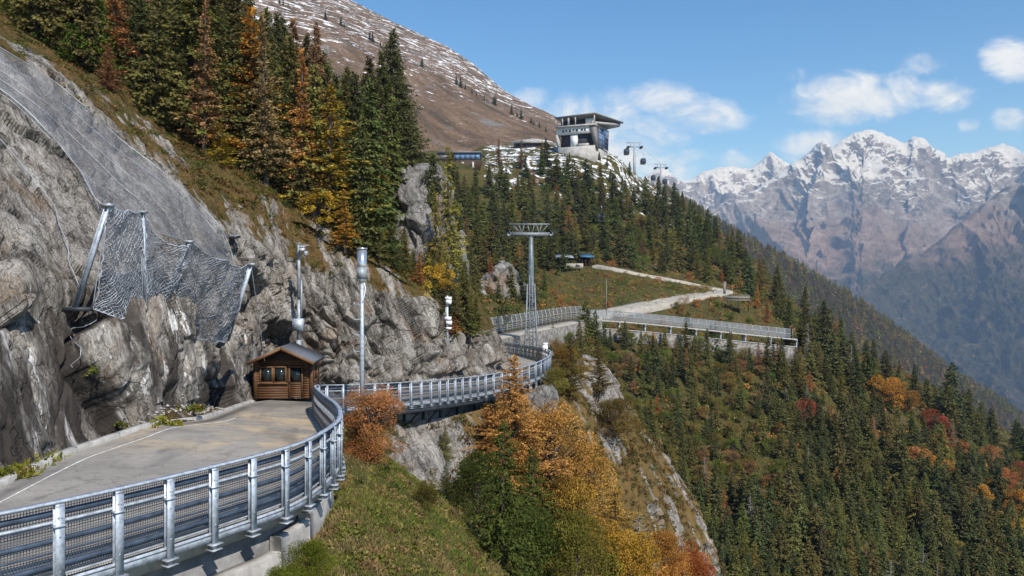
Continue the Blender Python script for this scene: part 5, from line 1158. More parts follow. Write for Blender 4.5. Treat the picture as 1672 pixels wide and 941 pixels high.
# ---------------------------------------------------------------- forest above the rock face
hero = [  # px, base y, top y, kind, proto, colour, width, label
 (28, 30, -60, 'shrub', 0, GRN, .8, 'green bush at the very top of the slope above the netting'),
 (75, 48, -70, 'broadleaf_tree', 0, YEL, .9, 'golden yellow tree above the top of the netting'),
 (55, 45, -120, 'hero_spruce', 0, SPO, 1, None), (100, 55, -60, 'larch_tree', 0, BRN, 1.1, None), (128, 78, -90, 'hero_spruce', 1, SPR, 1.05, None),
 (165, 112, -25, 'hero_spruce', 2, GRN, 1.2, 'bright green young conifer at the upper forest edge'), (120, 92, 40, 'shrub', 1, GRN, 1., None), (190, 118, -70, 'larch_tree', 1, RUS, 1.2, None), (205, 126, 30, 'larch_tree', 2, RUS, 1.3, 'rusty half-bare larch at the lower forest edge'),
 (232, 150, -80, 'hero_spruce', 0, SPR2, 1.1, None), (222, 110, -150, 'larch_tree', 0, BRN, 1., None), (262, 175, -20, 'hero_spruce', 1, SPR2, 1.3, None), (268, 110, -140, 'larch_tree', 1, PNK, 1.2, 'pinkish brown larch behind the dark spruces'),
 (290, 200, 10, 'hero_spruce', 2, SPR, 1.1, None), (318, 222, -90, 'hero_spruce', 2, SPO, 1.35, 'broad olive spruce, the biggest tree above the netting'), (350, 225, -70, 'hero_spruce', 0, SPR, 1.3, None), (385, 235, -60, 'hero_spruce', 1, SPR, 1.2, None),
 (364, 252, 176, 'larch_tree', 2, YEL, 1.6, 'small golden larch at the foot of the dark spruces'), (410, 240, -10, 'larch_tree', 0, ORA, 1.3, 'tall orange larch with a pale bare stem'), (421, 215, 118, 'broadleaf_tree', 2, (.40, .12, .075), 1.05, 'salmon red tree glowing among the spruces'),
 (402, 262, 190, 'hero_spruce', 1, SPR, 1.5, None), (440, 275, 60, 'hero_spruce', 0, SPR, 1.4, None), (428, 285, 165, 'hero_spruce', 2, SPO, 1.5, None), (455, 230, 12, 'hero_spruce', 1, SPR2, 1.1, None), (470, 300, 120, 'hero_spruce', 0, SPR, 1.4, None), (450, 205, 28, 'bare_tree', 0, OLI, 1., 'pale bare trunk rising through the spruces'),
 (505, 300, 32, 'hero_spruce', 1, BRN, 1.0, 'thin brownish conifer against the snow-streaked mountain'), (488, 310, 110, 'hero_spruce', 2, SPO, 1.4, None), (515, 325, 130, 'larch_tree', 1, OLI, 1.2, None), (492, 250, 55, 'bare_tree', 1, OLI, .9, 'second pale bare trunk, standing under the brownish conifer'),
 (537, 345, 118, 'larch_tree', 2, (.26, .19, .03), 1.35, 'tall yellow larch in the middle of the dark forest'), (552, 330, 230, 'larch_tree', 0, YEL, 1.5, None), (520, 352, 288, 'broadleaf_tree', 0, YEL, 1.1, 'small bright yellow tree on the grassy forest edge'), (500, 335, 230, 'hero_spruce', 2, SPR, 1.5, None),
 (566, 392, 294, 'larch_tree', 1, ORA, 1.4, 'slender orange larch at the forest edge above the gauge mast'), (548, 350, 210, 'hero_spruce', 1, SPR, 1.4, None), (585, 330, 112, 'hero_spruce', 0, SPR2, 1.45, None), (440, 240, 8, 'hero_spruce', 2, SPR, 1.4, None), (500, 268, 48, 'hero_spruce', 1, SPR2, 1.4, None), (516, 285, 85, 'hero_spruce', 0, SPO, 1.5, None), (546, 305, 112, 'hero_spruce', 1, SPR2, 1.5, None), (572, 312, 105, 'hero_spruce', 2, SPR, 1.4, None), (488, 262, 28, 'larch_tree', 1, BRN, 1.2, None), (330, 150, -120, 'larch_tree', 2, OLI, 1.3, None), (180, 140, 60, 'larch_tree', 0, BRN, 1.3, None), (478, 270, 55, 'hero_spruce', 0, SPO, 1.4, None), (522, 300, 75, 'hero_spruce', 2, SPR, 1.4, None), (560, 315, 125, 'hero_spruce', 1, SPO, 1.5, None), (538, 310, 105, 'hero_spruce', 0, SPR, 1.4, None), (468, 240, 22, 'hero_spruce', 2, SPR2, 1.2, None), (415, 230, -20, 'hero_spruce', 0, SPO, 1.3, None), (605, 330, 85, 'hero_spruce', 1, SPR2, 1.3, None), (641, 300, 44, 'hero_spruce', 2, SPR2, 1.15, 'tallest spruce, its tip standing out against the sky'), (655, 300, 78, 'hero_spruce', 0, SPR2, 1.2, None), (630, 305, 75, 'hero_spruce', 1, SPR2, 1.15, None),
 (672, 295, 105, 'hero_spruce', 2, SPR, 1.2, None), (690, 290, 150, 'hero_spruce', 0, SPR, 1.35, None), (706, 285, 172, 'hero_spruce', 1, SPR2, 1.3, None), (722, 290, 195, 'spruce_tree', 0, BRN, .9, None), (616, 320, 178, 'larch_tree', 0, (.27, .18, .035), 1.4, 'golden larch in front of the tall dark spruces'),
 (608, 380, 255, 'hero_spruce', 2, SPR, 1.4, None), (575, 370, 265, 'hero_spruce', 0, SPO, 1.3, None), (612, 410, 322, 'hero_spruce', 1, SPR, 1.5, None), (590, 405, 318, 'spruce_tree', 2, SPR, 1.2, None), (640, 428, 352, 'hero_spruce', 2, SPR2, 1.4, None), (662, 440, 362, 'hero_spruce', 0, SPO, 1.4, None), (628, 410, 345, 'larch_tree', 2, ORA, 1.2, None),
 (688, 462, 405, 'larch_tree', 1, RUS, 1.3, None), (704, 472, 405, 'hero_spruce', 1, SPR, 1.3, None), (678, 445, 400, 'hero_spruce', 2, SPR, 1.5, None), (738, 372, 300, 'larch_tree', 0, RUS, 1.1, 'brownish larch beside the grey crag'), (720, 480, 420, 'broadleaf_tree', 1, YEL, 1., None), (764, 545, 430, 'hero_spruce', 0, SPR, 1.35, 'dark spruce behind the end of the rock nose'), (745, 520, 455, 'spruce_tree', 1, SPO, 1.5, None), (735, 500, 425, 'hero_spruce', 2, SPR2, 1.2, None), (778, 530, 470, 'spruce_tree', 3, SPR, 1.5, None), (753, 470, 395, 'hero_spruce', 1, SPR, 1.2, None), (700, 478, 450, 'shrub', 2, YEL, .7, None), (742, 540, 480, 'larch_tree', 1, RUS, 1.3, None),
]
KW = {'hero_spruce': 'spruce', 'spruce_tree': 'spruce', 'larch_tree': 'larch', 'broadleaf_tree': 'deciduous tree', 'shrub': 'bush', 'bare_tree': 'bare tree'}
GL = {'hero_spruce': ('dark spruce in the forest above the netted rock face', 'spruces above the rock face'), 'spruce_tree': ('dark spruce in the forest above the netted rock face', 'spruces above the rock face'), 'larch_tree': ('autumn larch mixed into the spruces above the rock face', 'larches above the rock face'),
      'broadleaf_tree': ('small yellow tree at the lower forest edge near the crag', None), 'shrub': ('low leafy bush at the forest edge above the rock', 'bushes at the forest edge'), 'bare_tree': ('bare tree', None)}
for (px, yb, yt, k, i, c, w, lab) in hero:
    if k in ('larch_tree', 'broadleaf_tree') and lab and yb > 150: p = A.at(px, min(yb + 14, 540), 5)
    elif yb > 20: p = A.at(px, min(yb, 540), 5)
    else: p = A.at(px, 30)
    h = (yb - yt) * p[1] / F
    p = p + [0, 0, -.35]
    lab2, grp = (lab, None) if lab else GL[k]
    plant(k, i, p, h, jit(c, .1), lab2, KW[k], grp, w * (1.02 if 'spruce' in k else 1.3))
def envelope(px): return np.interp(px, [-300, 300, 400, 440, 470, 505, 530, 560, 600, 640, 670, 700, 725, 745], [-400, -250, -60, -10, 20, 60, 110, 130, 110, 95, 130, 185, 220, 260])
nfill = 0
for k_ in range(900):
    if nfill > 60: break
    px = random.uniform(-40, 735); r = random.uniform(7.9, 9.4)
    iu = int(np.argmin(np.abs(A.px[int(r / 10 * (A.nr - 1))] - px))); p = A.G[int(r / 10 * (A.nr - 1)), iu].copy(); qx, qy = proj(p)
    h = random.uniform(7, 14); ty = qy - h * F / p[1]
    if ty < envelope(qx) or qx > 735 or qx < -60: continue
    kk = random.choices(['spruce_tree', 'larch_tree'], [.78, .22])[0]
    plant(kk, random.randrange(5), p - [0, 0, .3], h, jit(random.choice([SPR, SPR2, SPO]) if kk == 'spruce_tree' else random.choice([RUS, BRN, BRN, OLI, OLI])), *GL[kk][:1], KW[kk], GL[kk][1], 1.05); nfill += 1

# ---------------------------------------------------------------- forest on the middle hill and the slope below the bridge
rs = random.Random(5); cand = []
def inpoly(x, y, poly):
    c = False; j = len(poly) - 1
    for i in range(len(poly)):
        if (poly[i][1] > y) != (poly[j][1] > y) and x < (poly[j][0] - poly[i][0]) * (y - poly[i][1]) / (poly[j][1] - poly[i][1]) + poly[i][0]: c = not c
        j = i
    return c
MEADOW = [(875, 425), (905, 440), (985, 427), (1195, 462), (1235, 490), (1300, 540), (1310, 562), (930, 520), (880, 500), (870, 470)]
LAWN = [(735, 264), (790, 264), (800, 296), (750, 300)]
BRIDGE = [(780, 590), (780, 500), (870, 497), (960, 505), (1180, 545), (1310, 560), (1310, 572), (980, 548), (880, 560), (830, 590)]
sil = lambda px: np.interp(px, [740, 800, 870, 1000, 1040, 1100, 1200, 1300, 1400, 1500, 1600, 1700], [268, 262, 252, 256, 288, 324, 404, 502, 574, 626, 678, 734])
pts_ = []
def try_add(x, y, mind):
    for (a, b) in pts_[-700:]:
        if (a - x) ** 2 + ((b - y) * 1.25) ** 2 < mind * mind: return False
    pts_.append((x, y)); return True
ORANGE = [(1462, 655, 34, ORA), (1440, 640, 26, ORA), (1485, 660, 26, (.28, .17, .04)), (1500, 758, 30, RUS), (1530, 775, 30, ORA), (1556, 790, 28, RUS), (1595, 820, 30, ORA), (1625, 800, 24, YEL), (1650, 790, 24, RUS), (1660, 830, 30, ORA), (1640, 860, 26, ORA), (1668, 870, 24, YEL), (1535, 700, 22, RED), (1525, 685, 20, RED), (1316, 672, 24, RED), (1535, 725, 18, ORA), (1570, 730, 16, RUS), (1620, 745, 20, RUS), (1670, 770, 20, RED), (1515, 735, 16, YEL), (1590, 860, 20, OLI), (1475, 745, 20, ORA)]
for (x, y, hpx, c) in ORANGE: cand.append(('broadleaf_tree', x, y + hpx * .55, hpx * 1.75, c, 1.3)); pts_.append((x, y + hpx * .5))
for n in range(16000):
    px = rs.uniform(735, 1720); py = rs.uniform(250, 985); s0 = sil(px)
    if py < s0 + 1 or inpoly(px, py, MEADOW) or inpoly(px, py, LAWN) or inpoly(px, py, BRIDGE): continue
    up = px < 1320 and py < 545 and py < 430 + max(0, px - 950) * .3
    if up and px < 905 and py < 345 and rs.random() < .72: continue
    if up and 905 < px < 1060 and py < 300 and rs.random() < .8: continue
    scrub = (not up) and py > 555 and px < 1280 and py < 560 + (px - 880) * .62 + 60
    if px < 900 and py > 560: continue
    if not try_add(px, py, 18 if up else (19.5 if scrub else 18.5)): continue
    u = rs.random()
    if up:
        hp = rs.uniform(38, 66) if px > 800 else rs.uniform(40, 70)
        hp *= np.interp(py, [260, 430], [.85, 1.1])
        if px > 985 and py < 335: hp = min(hp, rs.uniform(14, 26))
        if px > 1090: hp *= np.clip((py - s0) / 40 + .75, .7, 1)
        if py < 300 and 880 < px < 1020: hp = min(hp, 30 if px > 960 else 46)
        if 900 < px < 1010 and py - hp < 246: hp = max(14, py - 246)
        if u < .70: cand.append(('spruce_tree', px, py, hp, rs.choice([SPR, SPR2, SPR]), 1.35))
        elif u < .86: cand.append(('larch_tree', px, py, hp * .85, rs.choice([RUS, OLI, OLI, BRN, (.26, .18, .06)]), 1.3))
        else: cand.append(('broadleaf_tree', px, py, hp * .5, rs.choice([OLI, GRN, OLI, (.22, .14, .05)]), 1.2))
    elif scrub:
        if u < .42: cand.append(('spruce_tree', px, py, rs.uniform(30, 58), rs.choice([SPR, SPR2, SPO]), 1.25))
        elif u < .55: cand.append(('larch_tree', px, py, rs.uniform(30, 50), rs.choice([RUS, OLI, BRN, (.2, .15, .035)]), 1.3))
        else: cand.append(('broadleaf_tree', px, py, rs.uniform(18, 32), rs.choice([OLI, OLI, (.17, .14, .04), (.22, .14, .05), GRN, GRN, BRN]), 1.3))
    else:
        hp = rs.uniform(36, 64) if py < 800 else rs.uniform(48, 78)
        hp *= np.clip((py - s0) / 60 + .62, .62, 1) * (1 + .38 * math.sin(px * .031 + 1.3 * math.sin(py * .023)) * math.sin(py * .037 + px * .011)) * rs.uniform(.75, 1.2)
        if u < .82: cand.append(('spruce_tree', px, py, hp, rs.choice([SPR, SPR2, SPR, SPO]) if math.sin(px * .02 + py * .013) > -.3 else rs.choice([SPR2, SPR2, SPR]), rs.uniform(1.2, 1.75)))
        elif u < .93: cand.append(('larch_tree', px, py, hp * .8, rs.choice([OLI, OLI, BRN, RUS]), 1.35))
        elif u < .965: cand.append(('bare_tree', px, py, hp * .9, OLI, 1.))
        else: cand.append(('broadleaf_tree', px, py, hp * .5, rs.choice([OLI, GRN, OLI, (.22, .14, .05)]), 1.2))
print('CAND', len(cand))
Bflat = B.G.reshape(-1, 3); bx, by = B.px.ravel(), B.py.ravel()
def bat(px, py):
    dd = (bx - px) ** 2 + (by - py) ** 2; k = np.where(dd < 40, Bflat[:, 1], 1e9)
    i = int(np.argmin(k)) if k.min() < 1e8 else int(np.argmin(dd)); return Bflat[i]
spr = sorted([c for c in cand if c[0] == 'spruce_tree'], key=lambda c: -c[3] * (1.3 if c[1] < 1680 and c[2] < 945 else .3))
n_in = 300 - sum(1 for o in S.objects if o.name.startswith('spruce_tree') and o.type == 'EMPTY') - 2
keep = set(id(c) for c in spr[:max(60, n_in)])
MERGE = []
for c in cand:
    k, px, py, hp, col, w = c; p = bat(px, py).copy(); h = hp * p[1] / F
    if k == 'spruce_tree' and id(c) not in keep: MERGE.append((k, p, h, col, w)); continue
    if py < 545 and px < 1320 and py < 430 + max(0, px - 950) * .3: reg = ('on the hill below the station', 'below the station')
    elif px < 1280 and py < 560 + (px - 880) * .62 + 60: reg = ('in the mixed scrub under the footbridge wall', 'under the footbridge')
    else: reg = ('on the steep forest slope beyond the gully', 'on the steep slope')
    adj = {'spruce_tree': 'dark green spruce', 'larch_tree': 'slim autumn larch', 'broadleaf_tree': 'autumn deciduous tree', 'bare_tree': 'leafless grey tree'}[k]
    plant(k, rs.randrange(5), p - [0, 0, .25], h, jit(col), adj + ' ' + reg[0], KW[k], KW[k] + 's ' + reg[1], w)
def merge(name, items, kindv, mname):
    VV, FF, CC, n = [], [], [], 0
    for (k, p, h, col, w) in items:
        d = PROTO[k][random.randrange(len(PROTO[k]))]; a = random.uniform(0, 6.28); c_, s_ = math.cos(a), math.sin(a); sc = h / 10.
        V = d['V'] * [sc * w, sc * w, sc]; V = np.stack([V[:, 0] * c_ - V[:, 1] * s_, V[:, 0] * s_ + V[:, 1] * c_, V[:, 2]], 1) + p
        VV.append(V); FF.append(d['F'] + n); n += len(V); CC.append(d['C'] * np.array(jit(col)))
    o = mesh_np(name, np.concatenate(VV), [np.concatenate(FF)], M[mname], cols=np.concatenate(CC)); kind(o, kindv); return o
if MERGE: merge('forest', MERGE, 'stuff', 'needle')
EXTRA = [('spruce_tree', x, y, y - t_, SPR2, 1.2) for x, y, t_ in ((1025, 566, 518), (1071, 592, 542), (1116, 580, 540), (1142, 592, 552), (1192, 600, 545), (1256, 606, 542), (1276, 606, 545), (1226, 600, 560), (1000, 565, 530))] + [('spruce_tree', x, y, y - t_, SPR, 1.2) for x, y, t_ in ((772, 478, 400), (792, 448, 372), (812, 428, 362), (838, 420, 352), (785, 515, 455), (870, 440, 385), (890, 470, 430))] + [('larch_tree', x, y, y - t_, c_, 1.2) for x, y, t_, c_ in ((850, 440, 395, ORA), (805, 455, 405, RUS), (1240, 500, 455, RUS), (1180, 455, 430, ORA), (1255, 520, 478, RUS))]
for (k, px, py, hp, col, w) in EXTRA:
    p = bat(px, py).copy(); plant(k, rs.randrange(5), p - [0, 0, .25], hp * p[1] / F, jit(col), 'dark spruce standing before the long stone wall or round the pale crag' if k == 'spruce_tree' else 'orange larch near the gravel path or the pale crag', KW[k], 'spruces near the wall and crag' if k == 'spruce_tree' else 'larches near the path and crag', w)
nm_ = 0
while nm_ < 46:
    px, py = rs.uniform(860, 1240), rs.uniform(425, 545)
    if not inpoly(px, py, MEADOW): continue
    p = bat(px, py); cc_ = rs.choice([OLI, GRN, RUS, OLI, (.26, .16, .05)]); plant('shrub', rs.randrange(3), p - [0, 0, .1], rs.uniform(.8, 2.2), jit(cc_), 'low autumn bush scattered over the sloping meadow', 'bush', 'bushes on the meadow', 1.1); nm_ += 1
# far ridge forest and the sparse trees along the mountain skyline
PROTO['tiny'] = [conifer(s, rad=1.7, whorls=10, nb=4, leafs=3, droop=.4, ll=1.7) for s in (61, 62, 63)]
items = []
for k_ in range(8500):
    i = random.randrange(E.nr * E.nc); p = E.flat[i]
    if not (600 < p[1] < 1480): continue
    items.append(('tiny', p - [0, 0, .5], random.uniform(7, 15), random.choices([SPR, OLI, BRN, (.16, .13, .05), (.12, .10, .035)], [.40, .22, .10, .13, .15])[0], 1.2))
merge('far_forest', items, 'stuff', 'needle')
n = 0
for px in [455, 462, 470, 531, 558, 562, 603, 608, 622, 640, 690, 745, 752, 760, 770, 777, 790, 806, 809, 836, 844, 851, 868, 872, 880, 892]:
    iu = int(np.argmin(np.abs(Dm.px[150] - px))); p = Dm.G[150, iu]
    plant('spruce_tree', n, p - [0, 0, 1], random.choice([4, 6, 8, 9, 5]) * p[1] / 700 * 1.1, SPR2, 'tiny lone spruce standing on the snow-streaked skyline', 'spruce', 'spruces on the skyline', 1.2); n += 1
# crags in the forest
def crag(name, ctrl, label_kind, seed, nr=120, nc=120, amp=1.2):
    Pm = Patch(ctrl, nr, nc); V = Pm.G.reshape(-1, 3); f1, f2, cc = worley(V * np.array([.3, .3, .17]) + fbm(V * .2, 3, seed)[:, None] * .5, seed); g1_, g2_, dd = worley(V * np.array([.9, .9, .5]), seed + 9)
    ed = np.minimum(np.minimum(Pm.u.ravel(), Pm.C - 1 - Pm.u.ravel()), 1)
    Pm.displace(((cc - .5) * 2 - .8 * (1 - sstep(f2 - f1, 0, .15)) + (dd - .5) * .7) * amp * (.3 + .7 * ed)); Pm.done()
    o = Pm.obj(name, M['crag'], {'grass': np.full(nr * nc, .12), 'streak': np.zeros(nr * nc)}); kind(o, 'structure'); return Pm
M['crag'] = hill_material('crag_rock', .6, None, [(0.0, (.04, .037, .034)), (.35, (.10, .094, .088)), (.6, (.18, .172, .162)), (1.0, (.32, .31, .295))], False)
crag('crag', [[(612, 480, 77), (650, 485, 75), (690, 500, 75), (725, 530, 77), (746, 540, 84)], [(615, 420, 73.9), (650, 425, 71.4), (690, 415, 71.4), (725, 400, 73.9), (745, 390, 79.8)], [(618, 370, 74.8), (650, 375, 72.2), (690, 370, 72.2), (725, 360, 74.8), (742, 350, 80.6)], [(620, 310, 75.6), (650, 312, 73.9), (690, 305, 73.9), (722, 310, 76.4), (738, 310, 82.3)], [(624, 298, 79.8), (650, 285, 78.1), (685, 276, 78.1), (715, 284, 80.6), (735, 297, 85.7)], [(625, 305, 88.2), (650, 295, 88.2), (685, 286, 88.2), (715, 292, 90.7), (735, 303, 94.1)]], 1, 300, 140, 120, .75)
crag('crag', [[(765, 535, 142), (800, 530, 146), (830, 520, 149), (860, 515, 153), (898, 512, 158)], [(768, 490, 144), (800, 478, 148), (830, 470, 151), (858, 478, 155), (885, 502, 160)], [(772, 462, 150), (800, 450, 153), (822, 433, 155), (845, 450, 159), (875, 486, 164)], [(775, 458, 160), (800, 446, 162), (822, 430, 164), (845, 447, 167), (875, 484, 172)]], 1, 320, 120, 120, .9)
crag('crag', [[(728, 470, 100), (745, 470, 98), (765, 460, 100)], [(730, 420, 101), (748, 425, 99), (764, 420, 101)], [(735, 385, 104), (748, 378, 103), (760, 385, 105)], [(736, 390, 110), (748, 382, 110), (760, 390, 112)]], 1, 340, 60, 60, .6)
bp = P(890, 655, 64); 
crag('crag', [[(845, 690, 62), (880, 690, 61.5), (908, 676, 63)], [(850, 660, 62.2), (885, 655, 61.7), (912, 655, 63.2)], [(862, 640, 63), (890, 634, 62.5), (910, 640, 64)], [(868, 636, 66), (892, 630, 66), (908, 636, 67)]], 1, 360, 70, 70, .35)

# ---------------------------------------------------------------- trees and shrubs below the road
PROTO['near_larch'] = [conifer(s, rad=r_, whorls=46, nb=9, leafs=74, droop=-.30, power=pw * .8, drop=.12, ll=.145, base=.04, spread=1.5, rag=.42, limbs=True) for s, r_, pw in ((71, 2.7, .72), (72, 3.3, .6), (73, 2.4, .8))]
PROTO['near_bush'] = [broadleaf(s, 10., w_, 34, 520, .26, .0) for s, w_ in ((81, 5.), (82, 6.))]
PROTO['feather'] = [broadleaf(s, 10., w_, lb, 330, .17, .0) for s, w_, lb in ((84, 3.0, 46), (85, 3.8, 54), (86, 2.6, 44))]
PROTO['near_spruce'] = [conifer(s, rad=r_, whorls=44, nb=9, leafs=26, droop=.2, power=.7, ll=.24, base=.03, spread=1.2) for s, r_ in ((91, 2.8), (92, 3.4))]
VIEWN.update({'feather': 'larch_tree', 'near_larch': 'larch_tree', 'near_bush': 'shrub', 'near_spruce': 'spruce_tree'})
near = [
 (612, 752, 634, 'feather', 1, (.36, .16, .06), 1.25, 'rust-orange larch bush just outside the fence by the gauge mast', 43),
 (588, 738, 668, 'feather', 0, (.34, .16, .06), 1.3, 'lower rusty larch shrub at the left foot of the gauge mast', 42),
 (842, 800, 582, 'near_larch', 2, (.42, .22, .065), 1.3, 'tall orange larch rising in front of the curved road', 47), (905, 835, 660, 'feather', 1, (.40, .215, .06), 1.0, 'broad orange larch right below the tall one', 46),
 (835, 800, 640, 'feather', 2, (.39, .20, .06), 1.05, 'loose golden brown larch wrapped round the tall one', 45), (800, 780, 662, 'near_larch', 0, (.42, .21, .06), 1.3, 'small orange larch on the pale slab left of the tall one', 48), (955, 890, 730, 'feather', 0, (.42, .24, .055), 1.2, 'golden orange larch at the lower right of the clump', 42), (925, 890, 770, 'near_bush', 0, (.34, .22, .045), .8, 'orange and yellow birch bush in the middle of the clump', 44),
 (825, 930, 690, 'near_spruce', 1, (.06, .078, .02), 1.1, 'dark green spruce forming the shaded left side of the clump', 42), (875, 960, 735, 'near_spruce', 0, (.065, .08, .02), 1.2, 'dark green spruce in front of the orange larches', 40), (785, 860, 745, 'near_bush', 1, (.055, .07, .018), .8, 'dark green bush at the grass edge of the clump', 44), (850, 990, 830, 'near_bush', 0, (.055, .075, .018), .9, 'dark green bush at the bottom of the clump', 36),
 (940, 985, 850, 'near_bush', 1, (.15, .14, .03), .8, 'yellow-green birch bush at the bottom of the clump', 36), (1030, 990, 862, 'near_bush', 0, (.40, .24, .04), .8, 'bright yellow birch bush low on the gully side', 38), (1000, 960, 800, 'near_larch', 1, (.42, .25, .05), 1.2, 'yellow larch between the birch bushes', 40),
 (1085, 985, 875, 'near_bush', 1, (.40, .19, .05), .7, 'orange rowan bush at the lower end of the gully', 42), (1128, 985, 895, 'near_bush', 0, (.36, .11, .035), .8, 'red-orange rowan bush, the lowest of the gully bushes', 44), (1045, 975, 840, 'bare_tree', 0, OLI, 1.8, 'leafless brown bush among the autumn shrubs', 41), (1155, 975, 880, 'bare_tree', 1, OLI, 2.0, 'leafless twiggy bush beyond the red rowan', 46),
 (733, 745, 692, 'near_spruce', 0, SPO, 1.3, 'little olive conifer at the foot of the shaded wall', 49), (730, 812, 752, 'near_spruce', 1, (.05, .06, .025), 1.2, 'little dark spruce on the pale slab', 45), (700, 830, 790, 'near_bush', 0, (.10, .09, .025), 1., 'low olive bush at the edge of the pale slab', 41), (770, 800, 735, 'near_larch', 2, (.26, .15, .05), 1.4, 'small brown larch among the slabs', 49),
 (505, 962, 888, 'near_bush', 1, (.12, .135, .02), 1.1, 'yellow-green juniper bush at the foot of the concrete wall', 16.5), (460, 985, 925, 'near_bush', 0, (.11, .13, .02), 1.0, 'second juniper bush, cut by the lower picture edge', 15.5),
 (1005, 715, 655, 'near_bush', 1, (.14, .10, .03), 1.1, 'olive-brown bush on the ledge of the gully rock', 77), (935, 648, 545, 'near_larch', 0, (.15, .115, .03), 1.0, 'olive brown larch right of the bend', 92), (960, 650, 525, 'near_spruce', 0, SPO, .75, 'dark spruce whose top reaches the footbridge end', 96), (925, 610, 560, 'near_bush', 0, (.22, .12, .03), .9, 'orange bush just behind the white marker post', 95), (985, 640, 560, 'near_larch', 2, (.13, .10, .03), 1.0, 'olive larch above the gully rock', 98), (910, 640, 600, 'near_bush', 1, OLI, .9, 'olive bush under the far bend', 80),
]
for (px, yb, yt, k, i, c, w, lab, d) in near:
    p = P(px, yb, d); gp = G.at(px, min(yb, 935), 6)
    if abs(gp[1] - d) > 25 or yb > 945: gp = None
    if gp is not None: p = gp; 
    h = (yb - yt) * p[1] / F
    plant(k, i, p - [0, 0, .05 * h], h * 1.05, c, lab, {'feather': 'larch', 'near_larch': 'larch', 'near_bush': 'bush', 'near_spruce': 'spruce', 'bare_tree': 'bush'}[k], None, w)

# ---------------------------------------------------------------- ground cover (uncountable)
def clumps(name, cen, rad, col, nleaf, ls, flat=.6, seed=1, up=None):
    r = np.random.default_rng(seed); cen = np.asarray(cen); n = len(cen); rad = np.asarray(rad); col = np.asarray(col)
    d = unit(r.normal(0, 1, (n, nleaf, 3))); d[..., 2] = np.abs(d[..., 2]) * flat
    c = cen[:, None] + d * (rad[:, None] * r.uniform(.3, 1, (n, nleaf)))[..., None]
    ax = unit(r.normal(0, 1, (n, nleaf, 3)) + np.array([0, 0, .5])) * (rad[:, None] * ls * r.uniform(.6, 1.3, (n, nleaf)))[..., None]
    sd = unit(np.cross(ax, r.normal(0, 1, (n, nleaf, 3)))) * (rad * ls * .34)[:, None, None]
    V, Fq = quads(c.reshape(-1, 3), ax.reshape(-1, 3), sd.reshape(-1, 3))
    cc = np.repeat(col, nleaf, 0) * r.uniform(.7, 1.3, (n * nleaf, 1))
    o = mesh_np(name, V, [Fq], M['leaf'], cols=np.repeat(cc, 4, 0)); kind(o, 'stuff'); return o
r_ = np.random.default_rng(77)
def pick(patch, w, n):
    G_ = patch.G; a = np.linalg.norm(np.cross(np.gradient(G_, axis=0), np.gradient(G_, axis=1)), axis=-1).ravel() / (G_[..., 1].ravel() ** 1.3) * np.maximum(np.asarray(w).ravel(), 0)
    a = a / a.sum(); i = r_.choice(len(a), n, p=a); P_ = patch.flat[i]
    du = np.gradient(G_, axis=1).reshape(-1, 3)[i]; dv = np.gradient(G_, axis=0).reshape(-1, 3)[i]
    return P_ + du * r_.uniform(-.5, .5, (n, 1)) + dv * r_.uniform(-.5, .5, (n, 1)), i
def colors(pal, w, n): return np.array(pal)[r_.choice(len(pal), n, p=np.array(w) / sum(w))] * r_.uniform(.75, 1.25, (n, 1))
# mid hill undergrowth
wB = ((bpx > 760) & (bpx < 1720) & (bpy_ > 250) & (bpy_ < 980)).astype(float) * (1 + 1.2 * meadow) * (np.abs(bv - 4.0) > .18)
c_, i_ = pick(B, wB * (1 - .9 * np.clip(snowB * 1.3, 0, 1)), 7000); md = meadow[i_]
rad = np.where(md > .5, r_.uniform(.35, 1.15, 7000), r_.uniform(.7, 1.7, 7000))
cb_ = colors([(.15, .135, .036), (.10, .105, .026), RUS, BRN, (.085, .11, .024), ORA, (.05, .062, .02)], [3, 3.2, 1., 1.4, 2., .5, 3.4], 7000); cm = colors([(.30, .15, .05), (.33, .21, .06), (.17, .17, .04), (.24, .12, .05), (.11, .13, .03)], [3, 1.5, 3, 2, 2], 7000)
clumps('undergrowth', c_ - [0, 0, .15], rad, np.where((md > .5)[:, None], cm, cb_), 34, .34, .75, 5)
# heath on the slope above the rock
wA = grassA * (vv > 5.7) * (vv < 8.6) * (A.px.ravel() > -30) * (A.px.ravel() < 780)
wA = wA * (.15 + 2.2 * sstep(fbm(Vf * .22, 3, 400), .0, .35))
c_, i_ = pick(A, wA, 2600); clumps('heath', c_ - [0, 0, .05], r_.uniform(.18, .55, 2600), colors([(.075, .085, .018), (.12, .10, .025), (.15, .085, .03), (.06, .075, .02), (.17, .12, .05)], [3, 2.4, 2.6, 1.6, 1.2], 2600), 40, .36, .55, 6)
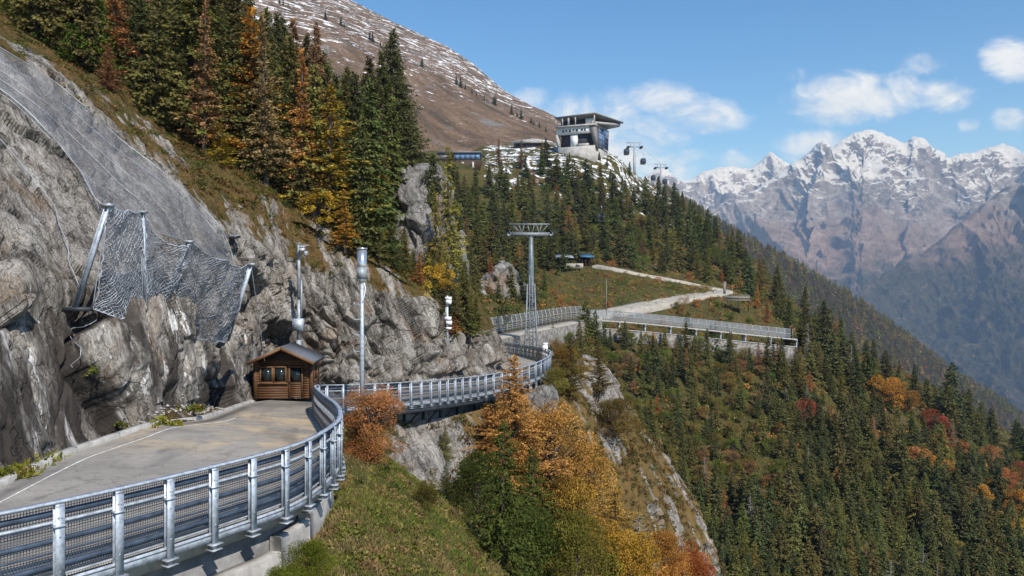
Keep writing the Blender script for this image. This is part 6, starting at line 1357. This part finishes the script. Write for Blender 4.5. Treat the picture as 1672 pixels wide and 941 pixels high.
# gully scrub
wG = (gv < 4) * (gu > 4.2) * np.clip(1.05 - rocky * 1.1, 0, 1) * (gpy < 960)
c_, i_ = pick(G, wG, 2300); clumps('gully_scrub', c_ - [0, 0, .06], r_.uniform(.2, .65, 2300), colors([(.11, .09, .025), (.14, .085, .03), (.075, .08, .022), (.17, .10, .035), (.085, .065, .03)], [3, 2.4, 2.4, .8, 2.4], 2300), 40, .34, .6, 7)
# grass on the shoulder
wS = (gu < 4.6) * (gv < 3.6) * np.clip(1.0 - rocky * 1.3, 0, 1) * (.2 + sstep(fbm(Vg * .9, 3, 410), -.35, .3)) * (gpy < 990)
NT_ = 90000; c_, i_ = pick(G, wS, NT_); hgt = r_.uniform(.05, .14, NT_) * (1 + .7 * sstep(fbm(c_ * .8, 2, 420), 0, .5))
a_ = np.stack([r_.normal(0, .45, NT_), r_.normal(0, .45, NT_), np.ones(NT_)], 1) * hgt[:, None]; s_ = unit(np.cross(a_, r_.normal(0, 1, (NT_, 3)))) * (hgt * .085)[:, None]
V, Fq = quads(c_, a_, s_); tone = fbm(c_ * .55, 3, 430)[:, None]
cg = np.where(tone > .12, [[.23, .18, .075]], np.where(tone < -.18, [[.115, .135, .03]], [[.17, .165, .045]])) * r_.uniform(.65, 1.35, (NT_, 1))
kind(mesh_np('grass', V, [Fq], M['leaf'], cols=np.repeat(cg, 4, 0)), 'stuff')
c_, i_ = pick(G, wS * (gv > .5), 760); clumps('grass_tufts', c_ - [0, 0, .03], r_.uniform(.10, .30, 760), colors([(.15, .15, .035), (.085, .10, .025), (.22, .17, .06), (.19, .12, .055)], [3, 2, 2.4, 2.4], 760), 90, .38, .7, 8)
# ferns and grass on the stony verge
vp = []
for (px, py, n_) in ((20, 775, 26), (50, 765, 22), (75, 760, 10), (148, 616, 6), (258, 692, 10), (310, 668, 6), (205, 690, 5)):
    b_ = A.at(px, py, 6)
    for k in range(n_): vp.append(b_ + r_.normal(0, .28, 3) * [1, 1, .15])
clumps('verge_plants', vp, r_.uniform(.15, .34, len(vp)), colors([(.17, .16, .025), (.12, .14, .02), (.20, .14, .03)], [3, 2, 1], len(vp)), 36, .55, .9, 9)
#=====PART5=====
